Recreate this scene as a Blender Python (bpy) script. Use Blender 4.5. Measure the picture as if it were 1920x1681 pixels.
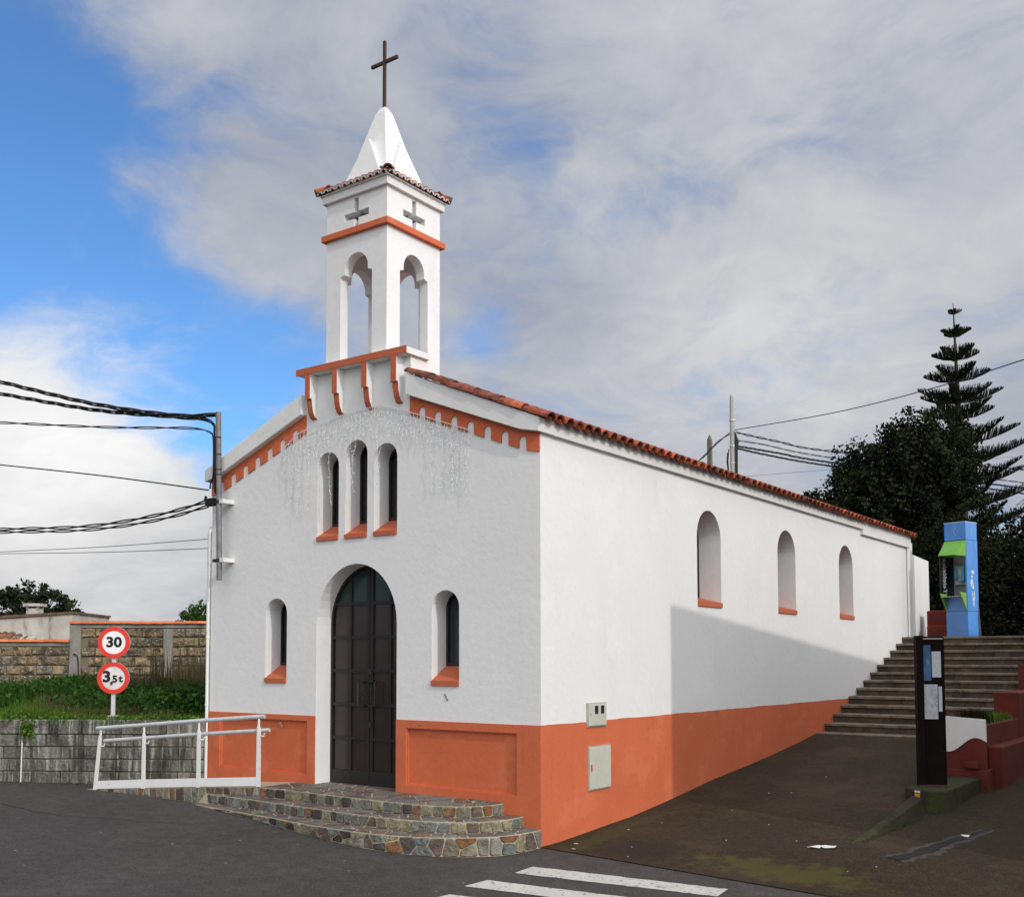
import bpy, bmesh, math, random
import numpy as np
from mathutils import Vector, Matrix
from mathutils.geometry import tessellate_polygon
random.seed(7); RNG = np.random.default_rng(7)
for o in list(bpy.data.objects): bpy.data.objects.remove(o)
scene = bpy.context.scene
COL = scene.collection
R = math.radians

# ------------------------------------------------------------------ camera
CAM = Vector((6.25369, -9.39205, 1.92)); YAW, PITCH, ROLL = 0.644199, 0.058878, -0.000547
fwd = Vector((-math.sin(YAW)*math.cos(PITCH), math.cos(YAW)*math.cos(PITCH), math.sin(PITCH)))
rgt = Vector((math.cos(YAW), math.sin(YAW), 0)); upv = rgt.cross(fwd)
r2 = rgt*math.cos(ROLL)+upv*math.sin(ROLL); u2 = -rgt*math.sin(ROLL)+upv*math.cos(ROLL)
cd = bpy.data.cameras.new('camera'); cam = bpy.data.objects.new('camera', cd); COL.objects.link(cam)
M = Matrix((r2, u2, -fwd)).transposed().to_4x4(); M.translation = CAM; cam.matrix_world = M
cd.sensor_width = 36; cd.lens = 2022.453/1920*36
cd.shift_x = (960-898.869)/1920; cd.shift_y = (1115.97-840.5)/1920
cd.clip_start = .05; cd.clip_end = 6000
scene.camera = cam

# ------------------------------------------------------------------ light, sky, exposure
SUN_EL, SUN_AZ = 32.0, 105.0        # azimuth clockwise from +Y
sdir = Vector((math.sin(R(SUN_AZ))*math.cos(R(SUN_EL)), math.cos(R(SUN_AZ))*math.cos(R(SUN_EL)), math.sin(R(SUN_EL))))
sl = bpy.data.lights.new('sun', 'SUN'); sl.energy = 2.0; sl.angle = R(0.6); sl.color = (1, .95, .86)
so = bpy.data.objects.new('sun', sl); COL.objects.link(so)
so.rotation_euler = sdir.to_track_quat('Z', 'Y').to_euler(); so.location = (20, -10, 20)
scene.view_settings.view_transform = 'Standard'; scene.view_settings.look = 'None'
scene.view_settings.exposure = -0.5; scene.view_settings.gamma = 1.0
scene.view_settings.use_curve_mapping = False
world = bpy.data.worlds.new('World'); scene.world = world; world.use_nodes = True

class NT:
    """small helper to write node trees"""
    def __init__(s, nt): s.nt = nt; s.n = nt.nodes; s.l = nt.links; s.n.clear()
    def new(s, t, **k):
        n = s.n.new(t)
        for a, v in k.items(): setattr(n, a, v)
        return n
    def put(s, sock, v):
        if isinstance(v, bpy.types.NodeSocket): s.l.new(v, sock)
        elif v is not None:
            try: sock.default_value = v
            except Exception: sock.default_value = tuple(v)+(1,)
    def math(s, op, a, b=None, c=None, clamp=False):
        n = s.new('ShaderNodeMath', operation=op, use_clamp=clamp)
        s.put(n.inputs[0], a); s.put(n.inputs[1], b)
        if c is not None: s.put(n.inputs[2], c)
        return n.outputs[0]
    def vmath(s, op, a, b=None, out=0):
        n = s.new('ShaderNodeVectorMath', operation=op)
        s.put(n.inputs[0], a)
        if b is not None: s.put(n.inputs[3 if op == 'SCALE' else 1], b)
        return n.outputs[1 if op in ('DOT_PRODUCT', 'LENGTH') else 0]
    def noise(s, vec, scale, detail=4, rough=.55, dist=0., out=0):
        n = s.new('ShaderNodeTexNoise'); s.put(n.inputs['Vector'], vec)
        n.inputs['Scale'].default_value = scale; n.inputs['Detail'].default_value = detail
        n.inputs['Roughness'].default_value = rough; n.inputs['Distortion'].default_value = dist
        return n.outputs[out]
    def sstep(s, v, a, b, lo=0., hi=1.):
        n = s.new('ShaderNodeMapRange', interpolation_type='SMOOTHSTEP')
        s.put(n.inputs[0], v); n.inputs[1].default_value = a; n.inputs[2].default_value = b
        n.inputs[3].default_value = lo; n.inputs[4].default_value = hi
        return n.outputs[0]
    def mix(s, f, a, b, mode='MIX'):
        n = s.new('ShaderNodeMix', data_type='RGBA', blend_type=mode)
        s.put(n.inputs[0], f)
        for i, v in ((6, a), (7, b)):
            if isinstance(v, bpy.types.NodeSocket): s.l.new(v, n.inputs[i])
            else: n.inputs[i].default_value = (v[0], v[1], v[2], 1)
        return n.outputs[2]
    def ramp(s, f, stops, interp='LINEAR'):
        n = s.new('ShaderNodeValToRGB'); n.color_ramp.interpolation = interp
        e = n.color_ramp.elements
        while len(e) < len(stops): e.new(.5)
        for k, (p, c) in enumerate(stops): e[k].position = p; e[k].color = (c[0], c[1], c[2], 1)
        s.put(n.inputs[0], f); return n.outputs[0]

def build_sky():
    t = NT(world.node_tree)
    sky = t.new('ShaderNodeTexSky', sky_type='NISHITA'); sky.sun_disc = False
    sky.sun_elevation = R(SUN_EL); sky.sun_rotation = R(SUN_AZ); sky.air_density = 1.0; sky.dust_density = .4; sky.ozone_density = 2.0
    d = t.new('ShaderNodeTexCoord').outputs['Generated']
    z = t.new('ShaderNodeSeparateXYZ'); t.l.new(d, z.inputs[0])
    zc = t.math('ADD', t.math('MAXIMUM', z.outputs[2], 0.), .28)
    p = t.vmath('DIVIDE', d, t.new('ShaderNodeCombineXYZ').outputs[0])
    cb = t.n[-1] if False else None
    comb = [n for n in t.n if n.bl_idname == 'ShaderNodeCombineXYZ'][0]
    for i in range(3): t.l.new(zc, comb.inputs[i])
    def g(v, k):
        v = Vector(v).normalized()
        dp = t.vmath('DOT_PRODUCT', d, tuple(v))
        return t.math('POWER', 2.71828, t.math('MULTIPLY', t.math('SUBTRACT', dp, 1.), k))
    wv = t.new('ShaderNodeTexNoise'); t.l.new(p, wv.inputs['Vector']); wv.inputs['Scale'].default_value = 1.6; wv.inputs['Detail'].default_value = 5
    pw = t.vmath('ADD', p, t.vmath('SCALE', t.vmath('SUBTRACT', wv.outputs['Color'], (.5, .5, .5)), .42))
    n1 = t.noise(pw, 1.9, 12, .60, .25); n2 = t.noise(pw, .9, 9, .56, .2); n3 = t.noise(t.vmath('ADD', pw, (3.1, 1.7, .4)), 4.6, 12, .64, .3)
    blue = t.math('MULTIPLY', g((-.83, .40, .40), 30), -.85)
    for v, k, am in (((-.81, .48, .33), 90, -.45), ((-.775, .575, .262), 120, -.60), ((-.73, .63, .25), 220, -.50), ((-.578, .762, .290), 2200, -.34), ((-.560, .772, .300), 4000, -.25), ((-.600, .745, .29), 3000, -.18), ((-.545, .785, .30), 900, -.12),
                     ((-.715, .62, .325), 160, .50), ((-.755, .53, .385), 260, .22), ((-.70, .56, .44), 120, .35), ((-.80, .50, .30), 700, .25), ((-.845, .49, .215), 500, .35)):
        blue = t.math('ADD', blue, t.math('MULTIPLY', g(v, k), am))
    wht = g((-.835, .53, .165), 75)
    wht2 = g((-.36, .90, .225), 110)
    cov = t.math('ADD', .84, t.math('MULTIPLY', t.math('SUBTRACT', n1, .5), 2.1))
    cov = t.math('ADD', cov, t.math('MULTIPLY', t.math('SUBTRACT', n3, .5), 1.0))
    cov = t.math('ADD', cov, blue); cov = t.math('ADD', cov, t.math('MULTIPLY', wht, .75))
    mask = t.sstep(cov, .10, .86)
    b = t.math('ADD', .50, t.math('MULTIPLY', t.math('SUBTRACT', n2, .5), .60))
    b = t.math('ADD', b, t.math('MULTIPLY', t.math('SUBTRACT', n3, .5), .34))
    b = t.math('ADD', b, t.math('MULTIPLY', wht, .46)); b = t.math('ADD', b, t.math('MULTIPLY', wht2, .12))
    low = t.math('MULTIPLY', g((-.81, .58, .07), 160), -.18)
    b = t.math('ADD', b, low)
    sp = t.math('MAXIMUM', t.vmath('DOT_PRODUCT', d, tuple(sdir)), 0.)
    sp = t.math('ADD', 1., t.math('MULTIPLY', t.math('POWER', sp, 1.3), 3.6))
    b = t.math('MULTIPLY', b, sp)
    tint = t.mix(t.sstep(b, .32, .75), (.84, .92, 1.13), (1.0, 1.0, 1.01))
    cl = t.vmath('SCALE', tint, b)
    skyc = t.vmath('MULTIPLY', sky.outputs[0], (.072, .109, .147))
    skyc = t.vmath('SCALE', skyc, 1.15)
    fin = t.mix(mask, skyc, cl)
    bg = t.new('ShaderNodeBackground'); t.l.new(fin, bg.inputs[0]); bg.inputs[1].default_value = 1.36
    out = t.new('ShaderNodeOutputWorld'); t.l.new(bg.outputs[0], out.inputs[0])
build_sky()

# ------------------------------------------------------------------ materials
MAT = {}
def mat(name, base, rough=.85, var=.12, vs=3., bump=0., bs=60., spec=.25, metal=0., rand=0., ramp=None, stains=(), fine=0., coat=0., grain=0., gs=110.):
    """base colour + mottling + optional per-object colours (ramp) + stains [(colour, scale vec, lo, hi, strength)]"""
    m = bpy.data.materials.new(name); m.use_nodes = True; t = NT(m.node_tree)
    bs_ = t.new('ShaderNodeBsdfPrincipled'); out = t.new('ShaderNodeOutputMaterial'); t.l.new(bs_.outputs[0], out.inputs[0])
    pos = t.new('ShaderNodeNewGeometry').outputs['Position']
    rnd = t.new('ShaderNodeObjectInfo').outputs['Random']
    if ramp:
        n = len(ramp); c = t.ramp(rnd, [(i/n, k) for i, k in enumerate(ramp)], 'CONSTANT')
        seedv = t.vmath('SCALE', (13.1, 7.7, 3.3), rnd)
        v = t.vmath('ADD', pos, seedv)
    else:
        c = t.mix(0., base, base); v = pos
    f = t.noise(v, vs, 6, .6)
    f = t.sstep(f, .25, .75, 1-var, 1+var); c = t.vmath('SCALE', c, f)
    if fine:
        f2 = t.noise(v, vs*14, 4, .7); f2 = t.sstep(f2, .3, .7, 1-fine, 1+fine); c = t.vmath('SCALE', c, f2)
    if grain:
        f3 = t.noise(v, gs, 3, .75); f3 = t.sstep(f3, .28, .72, 1-grain, 1+grain); c = t.vmath('SCALE', c, f3)
    if rand:
        c = t.vmath('SCALE', c, t.sstep(rnd, 0, 1, 1-rand, 1+rand))
    for (sc, sv, lo, hi, st) in stains:
        q = t.vmath('MULTIPLY', pos, sv); s = t.noise(q, 1., 5, .65, .2)
        s = t.math('MULTIPLY', t.sstep(s, lo, hi), st); c = t.mix(s, c, sc)
    t.l.new(c, bs_.inputs['Base Color'])
    bs_.inputs['Roughness'].default_value = rough; bs_.inputs['Metallic'].default_value = metal
    bs_.inputs['Specular IOR Level'].default_value = spec
    if coat: bs_.inputs['Coat Weight'].default_value = coat
    if bump:
        h = t.noise(v, bs, 5, .6)
        b = t.new('ShaderNodeBump'); b.inputs['Strength'].default_value = 1.; b.inputs['Distance'].default_value = bump
        t.l.new(h, b.inputs['Height']); t.l.new(b.outputs[0], bs_.inputs['Normal'])
    MAT[name] = m; return m

mat('white_stucco', (.745, .742, .735), .9, .022, .9, bump=.0045, bs=12., stains=[((.55, .54, .51), (2.5, 2.5, .7), .56, .80, .22), ((.50, .49, .46), (11, 11, .55), .60, .78, .22), ((.80, .795, .785), (1.1, 1.1, 1.4), .55, .60, .35)], fine=.012)
mat('white_trim', (.72, .715, .70), .85, .04, 2., bump=.004, bs=14., stains=[((.42, .41, .39), (7, 7, 5), .60, .80, .28)])
mat('orange_paint', (.565, .138, .060), .82, .06, 1.6, bump=.004, bs=16., fine=.04, stains=[((.64, .20, .10), (1.7, 1.7, 2.2), .54, .62, .35), ((.40, .085, .04), (8, 8, .8), .58, .75, .30), ((.62, .36, .26), (16, 16, 9), .70, .74, .55)])
mat('orange_trim', (.48, .125, .060), .82, .06, 2.5, bump=.004, bs=30.)
mat('red_paint', (.125, .024, .018), .85, .2, 2.5, bump=.008, bs=18., stains=[((.05, .016, .012), (4, 4, 3), .5, .75, .6)])
mat('asphalt', (.063, .058, .056), .9, .16, .55, bump=.012, bs=110., fine=.16, grain=.55, gs=75., stains=[((.10, .085, .075), (.5, .5, .5), .55, .8, .35), ((.20, .19, .18), (26, 26, 26), .74, .80, .7)])
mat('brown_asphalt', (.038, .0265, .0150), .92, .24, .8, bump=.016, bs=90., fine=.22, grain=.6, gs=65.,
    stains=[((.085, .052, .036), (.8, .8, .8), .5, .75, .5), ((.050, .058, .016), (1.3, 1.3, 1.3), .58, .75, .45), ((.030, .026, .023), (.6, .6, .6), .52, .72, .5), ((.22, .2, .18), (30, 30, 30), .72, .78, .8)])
def moss_shade_zone(m, cx, cy, rx_, ry_, col):
    t = m.node_tree; n, l = t.nodes, t.links; h = NT.__new__(NT); h.nt, h.n, h.l = t, n, l
    bs_ = [k for k in n if k.bl_idname == 'ShaderNodeBsdfPrincipled'][0]; src = bs_.inputs['Base Color'].links[0].from_socket
    pos = [k for k in n if k.bl_idname == 'ShaderNodeNewGeometry'][0].outputs['Position']
    d = h.vmath('MULTIPLY', h.vmath('SUBTRACT', pos, (cx, cy, 0)), (1/rx_, 1/ry_, 0)); L = h.vmath('LENGTH', d)
    v = h.math('SUBTRACT', h.math('ADD', 1.0, h.math('MULTIPLY', h.math('SUBTRACT', h.noise(pos, 5.5, 8, .72), .5), 3.4)), L)
    f = h.math('MULTIPLY', h.sstep(v, -.05, .65), .55); l.new(h.mix(f, src, col), bs_.inputs['Base Color'])
moss_shade_zone(MAT['brown_asphalt'], 2.35, .52, 1.15, .34, (.085, .080, .012))
moss_shade_zone(MAT['brown_asphalt'], .25, .9, .22, 1.8, (.055, .058, .016))
moss_shade_zone(MAT['brown_asphalt'], .95, .55, .42, .42, (.018, .015, .013))  # not moss: shade on the ground near the corner, painted as darker pavement
mat('moss_asphalt', (.088, .088, .014), .95, .3, 3., bump=.01, bs=90., fine=.25)
mat('white_marking', (.50, .49, .47), .8, .10, 6., bump=.004, bs=90., fine=.10, stains=[((.10, .10, .10), (22, 22, 22), .56, .66, .85), ((.3, .3, .3), (3, 3, 3), .5, .8, .3)])
mat('stone_mix', (.3, .3, .3), .75, .42, 9., bump=.035, bs=22., spec=.35, fine=.2, grain=.25, gs=60., stains=[((.20, .085, .03), (9, 9, 9), .58, .70, .55), ((.035, .032, .032), (12, 12, 12), .58, .68, .5)],
    ramp=[(.15, .155, .145), (.19, .185, .155), (.18, .105, .055), (.055, .045, .042), (.22, .195, .135), (.15, .16, .155), (.21, .095, .04), (.13, .095, .075), (.25, .22, .145), (.24, .235, .205), (.085, .072, .065), (.17, .155, .11)])
mat('flag_stone', (.14, .12, .11), .7, .26, 7., bump=.012, bs=34., spec=.35, fine=.16, grain=.25, gs=60.,
    ramp=[(.105, .080, .075), (.135, .110, .100), (.12, .125, .120), (.145, .13, .115), (.095, .075, .070), (.15, .15, .14), (.16, .10, .07), (.125, .105, .10)])
mat('mortar', (.44, .39, .28), .92, .2, 6., bump=.01, bs=50., stains=[((.20, .20, .11), (3, 3, 3), .5, .75, .5)])
mat('concrete_block', (.165, .158, .138), .92, .3, 3., bump=.03, bs=24., rand=.2, fine=.2,
    stains=[((.030, .029, .026), (7, 7, 1.1), .48, .64, .75), ((.42, .42, .39), (15, 15, 1.3), .53, .64, .7), ((.055, .062, .025), (3, 3, 3), .56, .75, .6), ((.016, .016, .015), (2, 2, 2), .52, .68, .6)])
mat('concrete', (.27, .26, .23), .9, .2, 3., bump=.012, bs=30., stains=[((.07, .068, .06), (4, 4, 1.2), .52, .75, .6), ((.09, .085, .05), (6, 6, 6), .6, .8, .5)], fine=.1)
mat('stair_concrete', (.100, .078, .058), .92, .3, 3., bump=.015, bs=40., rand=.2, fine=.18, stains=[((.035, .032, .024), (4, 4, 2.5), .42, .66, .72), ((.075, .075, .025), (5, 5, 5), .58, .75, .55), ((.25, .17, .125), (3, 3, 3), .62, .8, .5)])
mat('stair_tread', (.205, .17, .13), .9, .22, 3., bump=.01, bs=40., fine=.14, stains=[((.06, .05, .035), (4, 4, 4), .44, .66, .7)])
mat('mossy_concrete', (.046, .042, .028), .95, .35, 4., bump=.02, bs=40., fine=.2, stains=[((.044, .056, .010), (6, 6, 4), .46, .62, .75), ((.024, .02, .018), (2, 2, 2), .5, .66, .6)])
mat('rough_block', (.27, .21, .14), .92, .4, 6., bump=.06, bs=22., fine=.3,
    ramp=[(.29, .215, .125), (.17, .14, .105), (.34, .26, .155), (.22, .17, .11), (.23, .20, .155), (.31, .23, .13)],
    stains=[((.045, .04, .034), (6, 6, 6), .50, .62, .75), ((.58, .55, .50), (9, 9, 22), .58, .64, .8)])
mat('wall_mortar', (.085, .08, .065), .95, .2, 4.)
mat('block_mortar', (.20, .165, .115), .95, .2, 4., bump=.01, bs=30., stains=[((.1, .09, .07), (3, 3, 3), .5, .7, .5)])
mat('plaster_old', (.46, .43, .385), .9, .15, 2., bump=.01, bs=12., stains=[((.10, .09, .075), (2.5, 2.5, .8), .52, .72, .75)])
mat('roof_tile', (.42, .10, .045), .8, .22, 8., bump=.008, bs=40., fine=.12,
    ramp=[(.44, .095, .045), (.36, .080, .038), (.48, .125, .06), (.30, .072, .04), (.42, .11, .055), (.25, .075, .05), (.46, .10, .045)],
    stains=[((.045, .032, .026), (6, 6, 6), .44, .60, .75), ((.16, .12, .09), (9, 9, 9), .6, .75, .5)])
mat('cap_tile', (.62, .17, .06), .75, .12, 5., ramp=[(.60, .16, .06), (.66, .19, .075), (.52, .13, .05)])
mat('old_tile', (.16, .085, .055), .9, .3, 5., ramp=[(.20, .09, .055), (.13, .085, .06), (.17, .12, .09), (.26, .10, .05)], stains=[((.06, .055, .04), (4, 4, 4), .5, .7, .6)])
mat('dark_metal', (.018, .015, .014), .45, .1, 5., spec=.4)
mat('cross_metal', (.055, .030, .025), .6, .2, 8., spec=.3)
mat('door_panel', (.030, .020, .016), .22, .15, 3., spec=.5)
mat('door_glass', (.012, .030, .026), .08, .1, 3., spec=.5)
mat('glass_dark', (.006, .008, .010), .06, .1, 2., spec=.5)
mat('glass_blue', (.006, .014, .022), .08, .1, 2., spec=.5)
mat('galvanised', (.56, .57, .58), .5, .12, 14., metal=.15, spec=.5, fine=.08)
mat('white_metal', (.74, .74, .73), .5, .04, 8., spec=.4, stains=[((.34, .16, .05), (9, 9, 9), .66, .75, .8)])
mat('pole_steel', (.20, .20, .195), .6, .2, 10., metal=.3, fine=.15, stains=[((.12, .06, .035), (9, 9, 5), .62, .72, .7), ((.5, .5, .48), (14, 14, 7), .68, .74, .6)])
mat('cable_black', (.012, .012, .013), .6, .1, 5.)
mat('wire_grey', (.11, .115, .125), .6, .1, 5.)
mat('lights_white', (.70, .70, .70), .45, .05, 5., spec=.4)
mat('pale_concrete', (.44, .43, .40), .85, .1, 4., fine=.08, stains=[((.22, .21, .19), (5, 5, .6), .55, .75, .4)])
mat('wood_grey', (.16, .14, .115), .9, .2, 10.)
mat('sign_red', (.68, .035, .022), .45, .04, 5., spec=.4)
mat('sign_white', (.80, .80, .78), .45, .03, 5., spec=.4)
mat('sign_worn', (.60, .58, .57), .55, .1, 5., stains=[((.62, .30, .27), (14, 14, 14), .58, .68, .6), ((.74, .74, .72), (9, 9, 9), .45, .65, .7)])
mat('sign_black', (.010, .010, .010), .5, .05, 5.)
mat('box_beige', (.50, .50, .43), .55, .06, 5., spec=.35, fine=.03)
mat('box_rim', (.34, .34, .29), .6, .1, 5.)
mat('board_brown', (.007, .0028, .0024), .75, .3, 6., spec=.12)
mat('booth_blue', (.075, .270, .68), .35, .10, 3., spec=.5, stains=[((.12, .30, .80), (2, 2, 1.2), .5, .7, .6), ((.05, .16, .58), (3, 3, 1.), .55, .7, .5)])
mat('booth_side_blue', (.080, .215, .54), .35, .08, 3., spec=.5)
mat('booth_light', (.36, .52, .72), .4, .05, 4.)
mat('booth_green', (.165, .41, .065), .4, .08, 4., spec=.45)
mat('booth_grey', (.30, .30, .29), .5, .15, 6.)
mat('phone_cyan', (.03, .36, .55), .35, .1, 6.)
mat('print_white', (.62, .68, .74), .5, .12, 9.)
mat('print_grey', (.42, .43, .45), .5, .1, 9.)
mat('paper_white', (.52, .54, .56), .6, .10, 30., fine=.12, stains=[((.18, .19, .22), (60, 60, 90), .56, .62, .6)])
mat('paper_map', (.46, .48, .51), .6, .15, 14., stains=[((.16, .20, .30), (16, 16, 20), .56, .64, .6)])
mat('poster_blue', (.045, .12, .26), .55, .3, 6., stains=[((.22, .30, .38), (9, 9, 4), .55, .68, .7), ((.01, .025, .08), (5, 5, 3), .55, .7, .6)])
mat('yellow_paint', (.62, .29, .01), .7, .1, 9.)
mat('bark', (.055, .042, .032), .95, .3, 8., bump=.02, bs=20.)
mat('soil', (.05, .042, .026), .95, .3, 2., bump=.03, bs=12., fine=.2, stains=[((.03, .05, .012), (.6, .6, .6), .4, .6, .7)])
mat('far_ground', (.05, .055, .028), .95, .3, .1)
mat('wet_dark', (.011, .008, .007), .6, .5, 14., spec=.2)
mat('litter_chip', (.20, .195, .19), .8, .1, 9.)
mat('litter_speck', (.42, .41, .39), .8, .1, 9.)
mat('litter_white', (.70, .70, .68), .7, .05, 9.)
mat('house_wall', (.62, .60, .56), .9, .06, 1.5)
def leafmat(name, cols, rough=.6, trans=.15, spec=.08):
    m = bpy.data.materials.new(name); m.use_nodes = True; t = NT(m.node_tree)
    b = t.new('ShaderNodeBsdfPrincipled'); out = t.new('ShaderNodeOutputMaterial')
    g = t.new('ShaderNodeNewGeometry')
    c = t.ramp(g.outputs['Random Per Island'], [(i/max(1, len(cols)-1), k) for i, k in enumerate(cols)])
    f = t.sstep(t.noise(g.outputs['Position'], 1.6, 3), .3, .7, .75, 1.25); c = t.vmath('SCALE', c, f)
    t.l.new(c, b.inputs['Base Color']); b.inputs['Roughness'].default_value = rough
    b.inputs['Specular IOR Level'].default_value = spec
    tr = t.new('ShaderNodeBsdfTranslucent'); t.l.new(c, tr.inputs[0])
    mx = t.new('ShaderNodeMixShader'); mx.inputs[0].default_value = trans
    t.l.new(b.outputs[0], mx.inputs[1]); t.l.new(tr.outputs[0], mx.inputs[2]); t.l.new(mx.outputs[0], out.inputs[0])
    MAT[name] = m
leafmat('leaf_dark', [(.006, .010, .005), (.012, .018, .008), (.034, .045, .017)])  # shade put into the leaf colour; lightest stop stands for lit clumps
leafmat('leaf_pine', [(.008, .013, .008), (.013, .020, .010), (.022, .032, .014)], trans=.05)
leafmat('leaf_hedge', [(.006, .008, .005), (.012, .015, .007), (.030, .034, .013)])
leafmat('leaf_palm', [(.04, .055, .02), (.06, .075, .03)])
leafmat('leaf_left', [(.014, .022, .012), (.022, .034, .016), (.036, .05, .02)])
leafmat('leaf_grass', [(.04, .095, .012), (.075, .16, .018), (.13, .20, .03)], trans=.3)
leafmat('leaf_weed', [(.022, .055, .010), (.035, .085, .014), (.05, .11, .02)], trans=.25)
leafmat('leaf_dry', [(.085, .07, .035), (.12, .095, .05), (.06, .05, .028)], trans=.2)

# ------------------------------------------------------------------ building helpers
ORG = {}                                     # world origin of each object (no parent rotates)
def props(o, label=None, cat=None, group=None, kind=None):
    for k, v in (('label', label), ('category', cat), ('group', group), ('kind', kind)):
        if v: o[k] = v
    return o
def thing(name, loc, label, cat, group=None):
    o = bpy.data.objects.new(name, None); COL.objects.link(o); o.location = loc
    o.empty_display_size = .2; ORG[o.name] = Vector(loc)
    return props(o, label, cat, group)
def link(name, me, parent, org, rot=None, scale=None):
    o = bpy.data.objects.new(name, me); COL.objects.link(o)
    org = Vector(org); ORG[o.name] = org
    if parent is not None:
        o.parent = parent; o.location = org-ORG[parent.name]
    else: o.location = org
    if rot is not None: o.rotation_euler = rot
    if scale is not None: o.scale = scale
    return o
class MB:
    def __init__(s): s.v = []; s.f = []
    def add(s, vs, fs):
        n = len(s.v); s.v += [Vector(v) for v in vs]; s.f += [tuple(i+n for i in f) for f in fs]; return s
    def box(s, x0, y0, z0, x1, y1, z1):
        return s.add([(x0,y0,z0),(x1,y0,z0),(x1,y1,z0),(x0,y1,z0),(x0,y0,z1),(x1,y0,z1),(x1,y1,z1),(x0,y1,z1)],
                     [(0,3,2,1),(4,5,6,7),(0,1,5,4),(1,2,6,5),(2,3,7,6),(3,0,4,7)])
    def obox(s, c, ax, ay, az):
        c, ax, ay, az = map(Vector, (c, ax, ay, az)); vs = []
        for sz in (-1, 1):
            for sx, sy in ((-1,-1),(1,-1),(1,1),(-1,1)): vs.append(c+ax*sx+ay*sy+az*sz)
        return s.add(vs, [(0,3,2,1),(4,5,6,7),(0,1,5,4),(1,2,6,5),(2,3,7,6),(3,0,4,7)])
    def bar(s, a, b, w, h, up=(0,0,1)):
        a, b = Vector(a), Vector(b); d = (b-a); u = Vector(up); side = d.cross(u)
        if side.length < 1e-6: side = d.cross(Vector((1,0,0)))
        side.normalize(); u = side.cross(d).normalized()
        return s.obox((a+b)/2, d/2, side*w/2, u*h/2)
    def tube(s, pts, r, n=8, cap=True):
        pts = [Vector(p) for p in pts]; m = len(pts)
        rr = r if isinstance(r, (list, tuple)) else [r]*m
        ref = None; base = len(s.v); rings = []
        for i, p in enumerate(pts):
            t = (pts[min(i+1, m-1)]-pts[max(i-1, 0)]).normalized()
            if ref is None:
                ref = t.orthogonal().normalized()
            ref = (ref-t*ref.dot(t))
            ref = ref.normalized() if ref.length > 1e-6 else t.orthogonal().normalized()
            b = t.cross(ref)
            rings.append([p+(ref*math.cos(2*math.pi*k/n)+b*math.sin(2*math.pi*k/n))*rr[i] for k in range(n)])
        vs = [v for ring in rings for v in ring]; fs = []
        for i in range(m-1):
            for k in range(n):
                a = i*n+k; b_ = i*n+(k+1) % n; fs.append((a, b_, b_+n, a+n))
        if cap: fs.append(tuple(range(n-1, -1, -1))); fs.append(tuple((m-1)*n+k for k in range(n)))
        return s.add(vs, fs)
    def plate(s, outer, holes, axis, d0, d1):
        """2-D polygon with holes extruded along an axis ('x': (y,z), 'y': (x,z), 'z': (x,y))"""
        def to3(p, d): return {'x': (d, p[0], p[1]), 'y': (p[0], d, p[1]), 'z': (p[0], p[1], d)}[axis]
        loops = [outer]+list(holes)
        tris = tessellate_polygon([[Vector((p[0], p[1], 0)) for p in L] for L in loops])
        flat = [p for L in loops for p in L]; n = len(flat)
        vs = [to3(p, d0) for p in flat]+[to3(p, d1) for p in flat]
        fs = [tuple(t) for t in tris]+[tuple(i+n for i in reversed(t)) for t in tris]
        k = 0
        for L in loops:
            m = len(L)
            for i in range(m): fs.append((k+i, k+(i+1) % m, k+(i+1) % m+n, k+i+n))
            k += m
        return s.add(vs, fs)
    def build(s, name, m, parent=None, org=None, smooth=False, bevel=0., weld=True):
        xs = [v.x for v in s.v]; ys = [v.y for v in s.v]; zs = [v.z for v in s.v]
        if org is None: org = ((min(xs)+max(xs))/2, (min(ys)+max(ys))/2, min(zs))
        org = Vector(org)
        bm = bmesh.new(); bv = [bm.verts.new(v-org) for v in s.v]
        for f in s.f:
            try: bm.faces.new([bv[i] for i in f])
            except ValueError: pass
        if weld: bmesh.ops.remove_doubles(bm, verts=bm.verts, dist=1e-5)
        bmesh.ops.recalc_face_normals(bm, faces=bm.faces)
        if bevel:
            ed = [e for e in bm.edges if len(e.link_faces) == 2 and e.calc_face_angle(0) > .6]
            bmesh.ops.bevel(bm, geom=ed, offset=bevel, segments=1, affect='EDGES', profile=.7)
        if smooth:
            for f in bm.faces: f.smooth = True
        me = bpy.data.meshes.new(name); bm.to_mesh(me); bm.free()
        me.materials.append(MAT[m] if isinstance(m, str) else m)
        if smooth: me.set_sharp_from_angle(angle=R(40))
        return link(name, me, parent, org)
def mesh_np(name, V, F, m, parent=None, org=(0, 0, 0)):
    """fast mesh: V (n,3), F (m,k) of equal-sided faces"""
    V = np.asarray(V, np.float32)-np.asarray(org, np.float32); F = np.asarray(F, np.int32); k = F.shape[1]
    me = bpy.data.meshes.new(name); me.vertices.add(len(V)); me.vertices.foreach_set('co', V.ravel())
    me.loops.add(F.size); me.loops.foreach_set('vertex_index', F.ravel())
    me.polygons.add(len(F)); me.polygons.foreach_set('loop_start', np.arange(0, F.size, k, dtype=np.int32))
    me.update(calc_edges=True); me.validate(); me.materials.append(MAT[m])
    return link(name, me, parent, org)
def arch(cx, hw, z0, spring, rise, n=14):
    p = [(cx-hw, z0), (cx+hw, z0)]
    for i in range(n+1):
        a = math.pi*i/n; p.append((cx+hw*math.cos(a), spring+rise*math.sin(a)))
    return p
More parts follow.
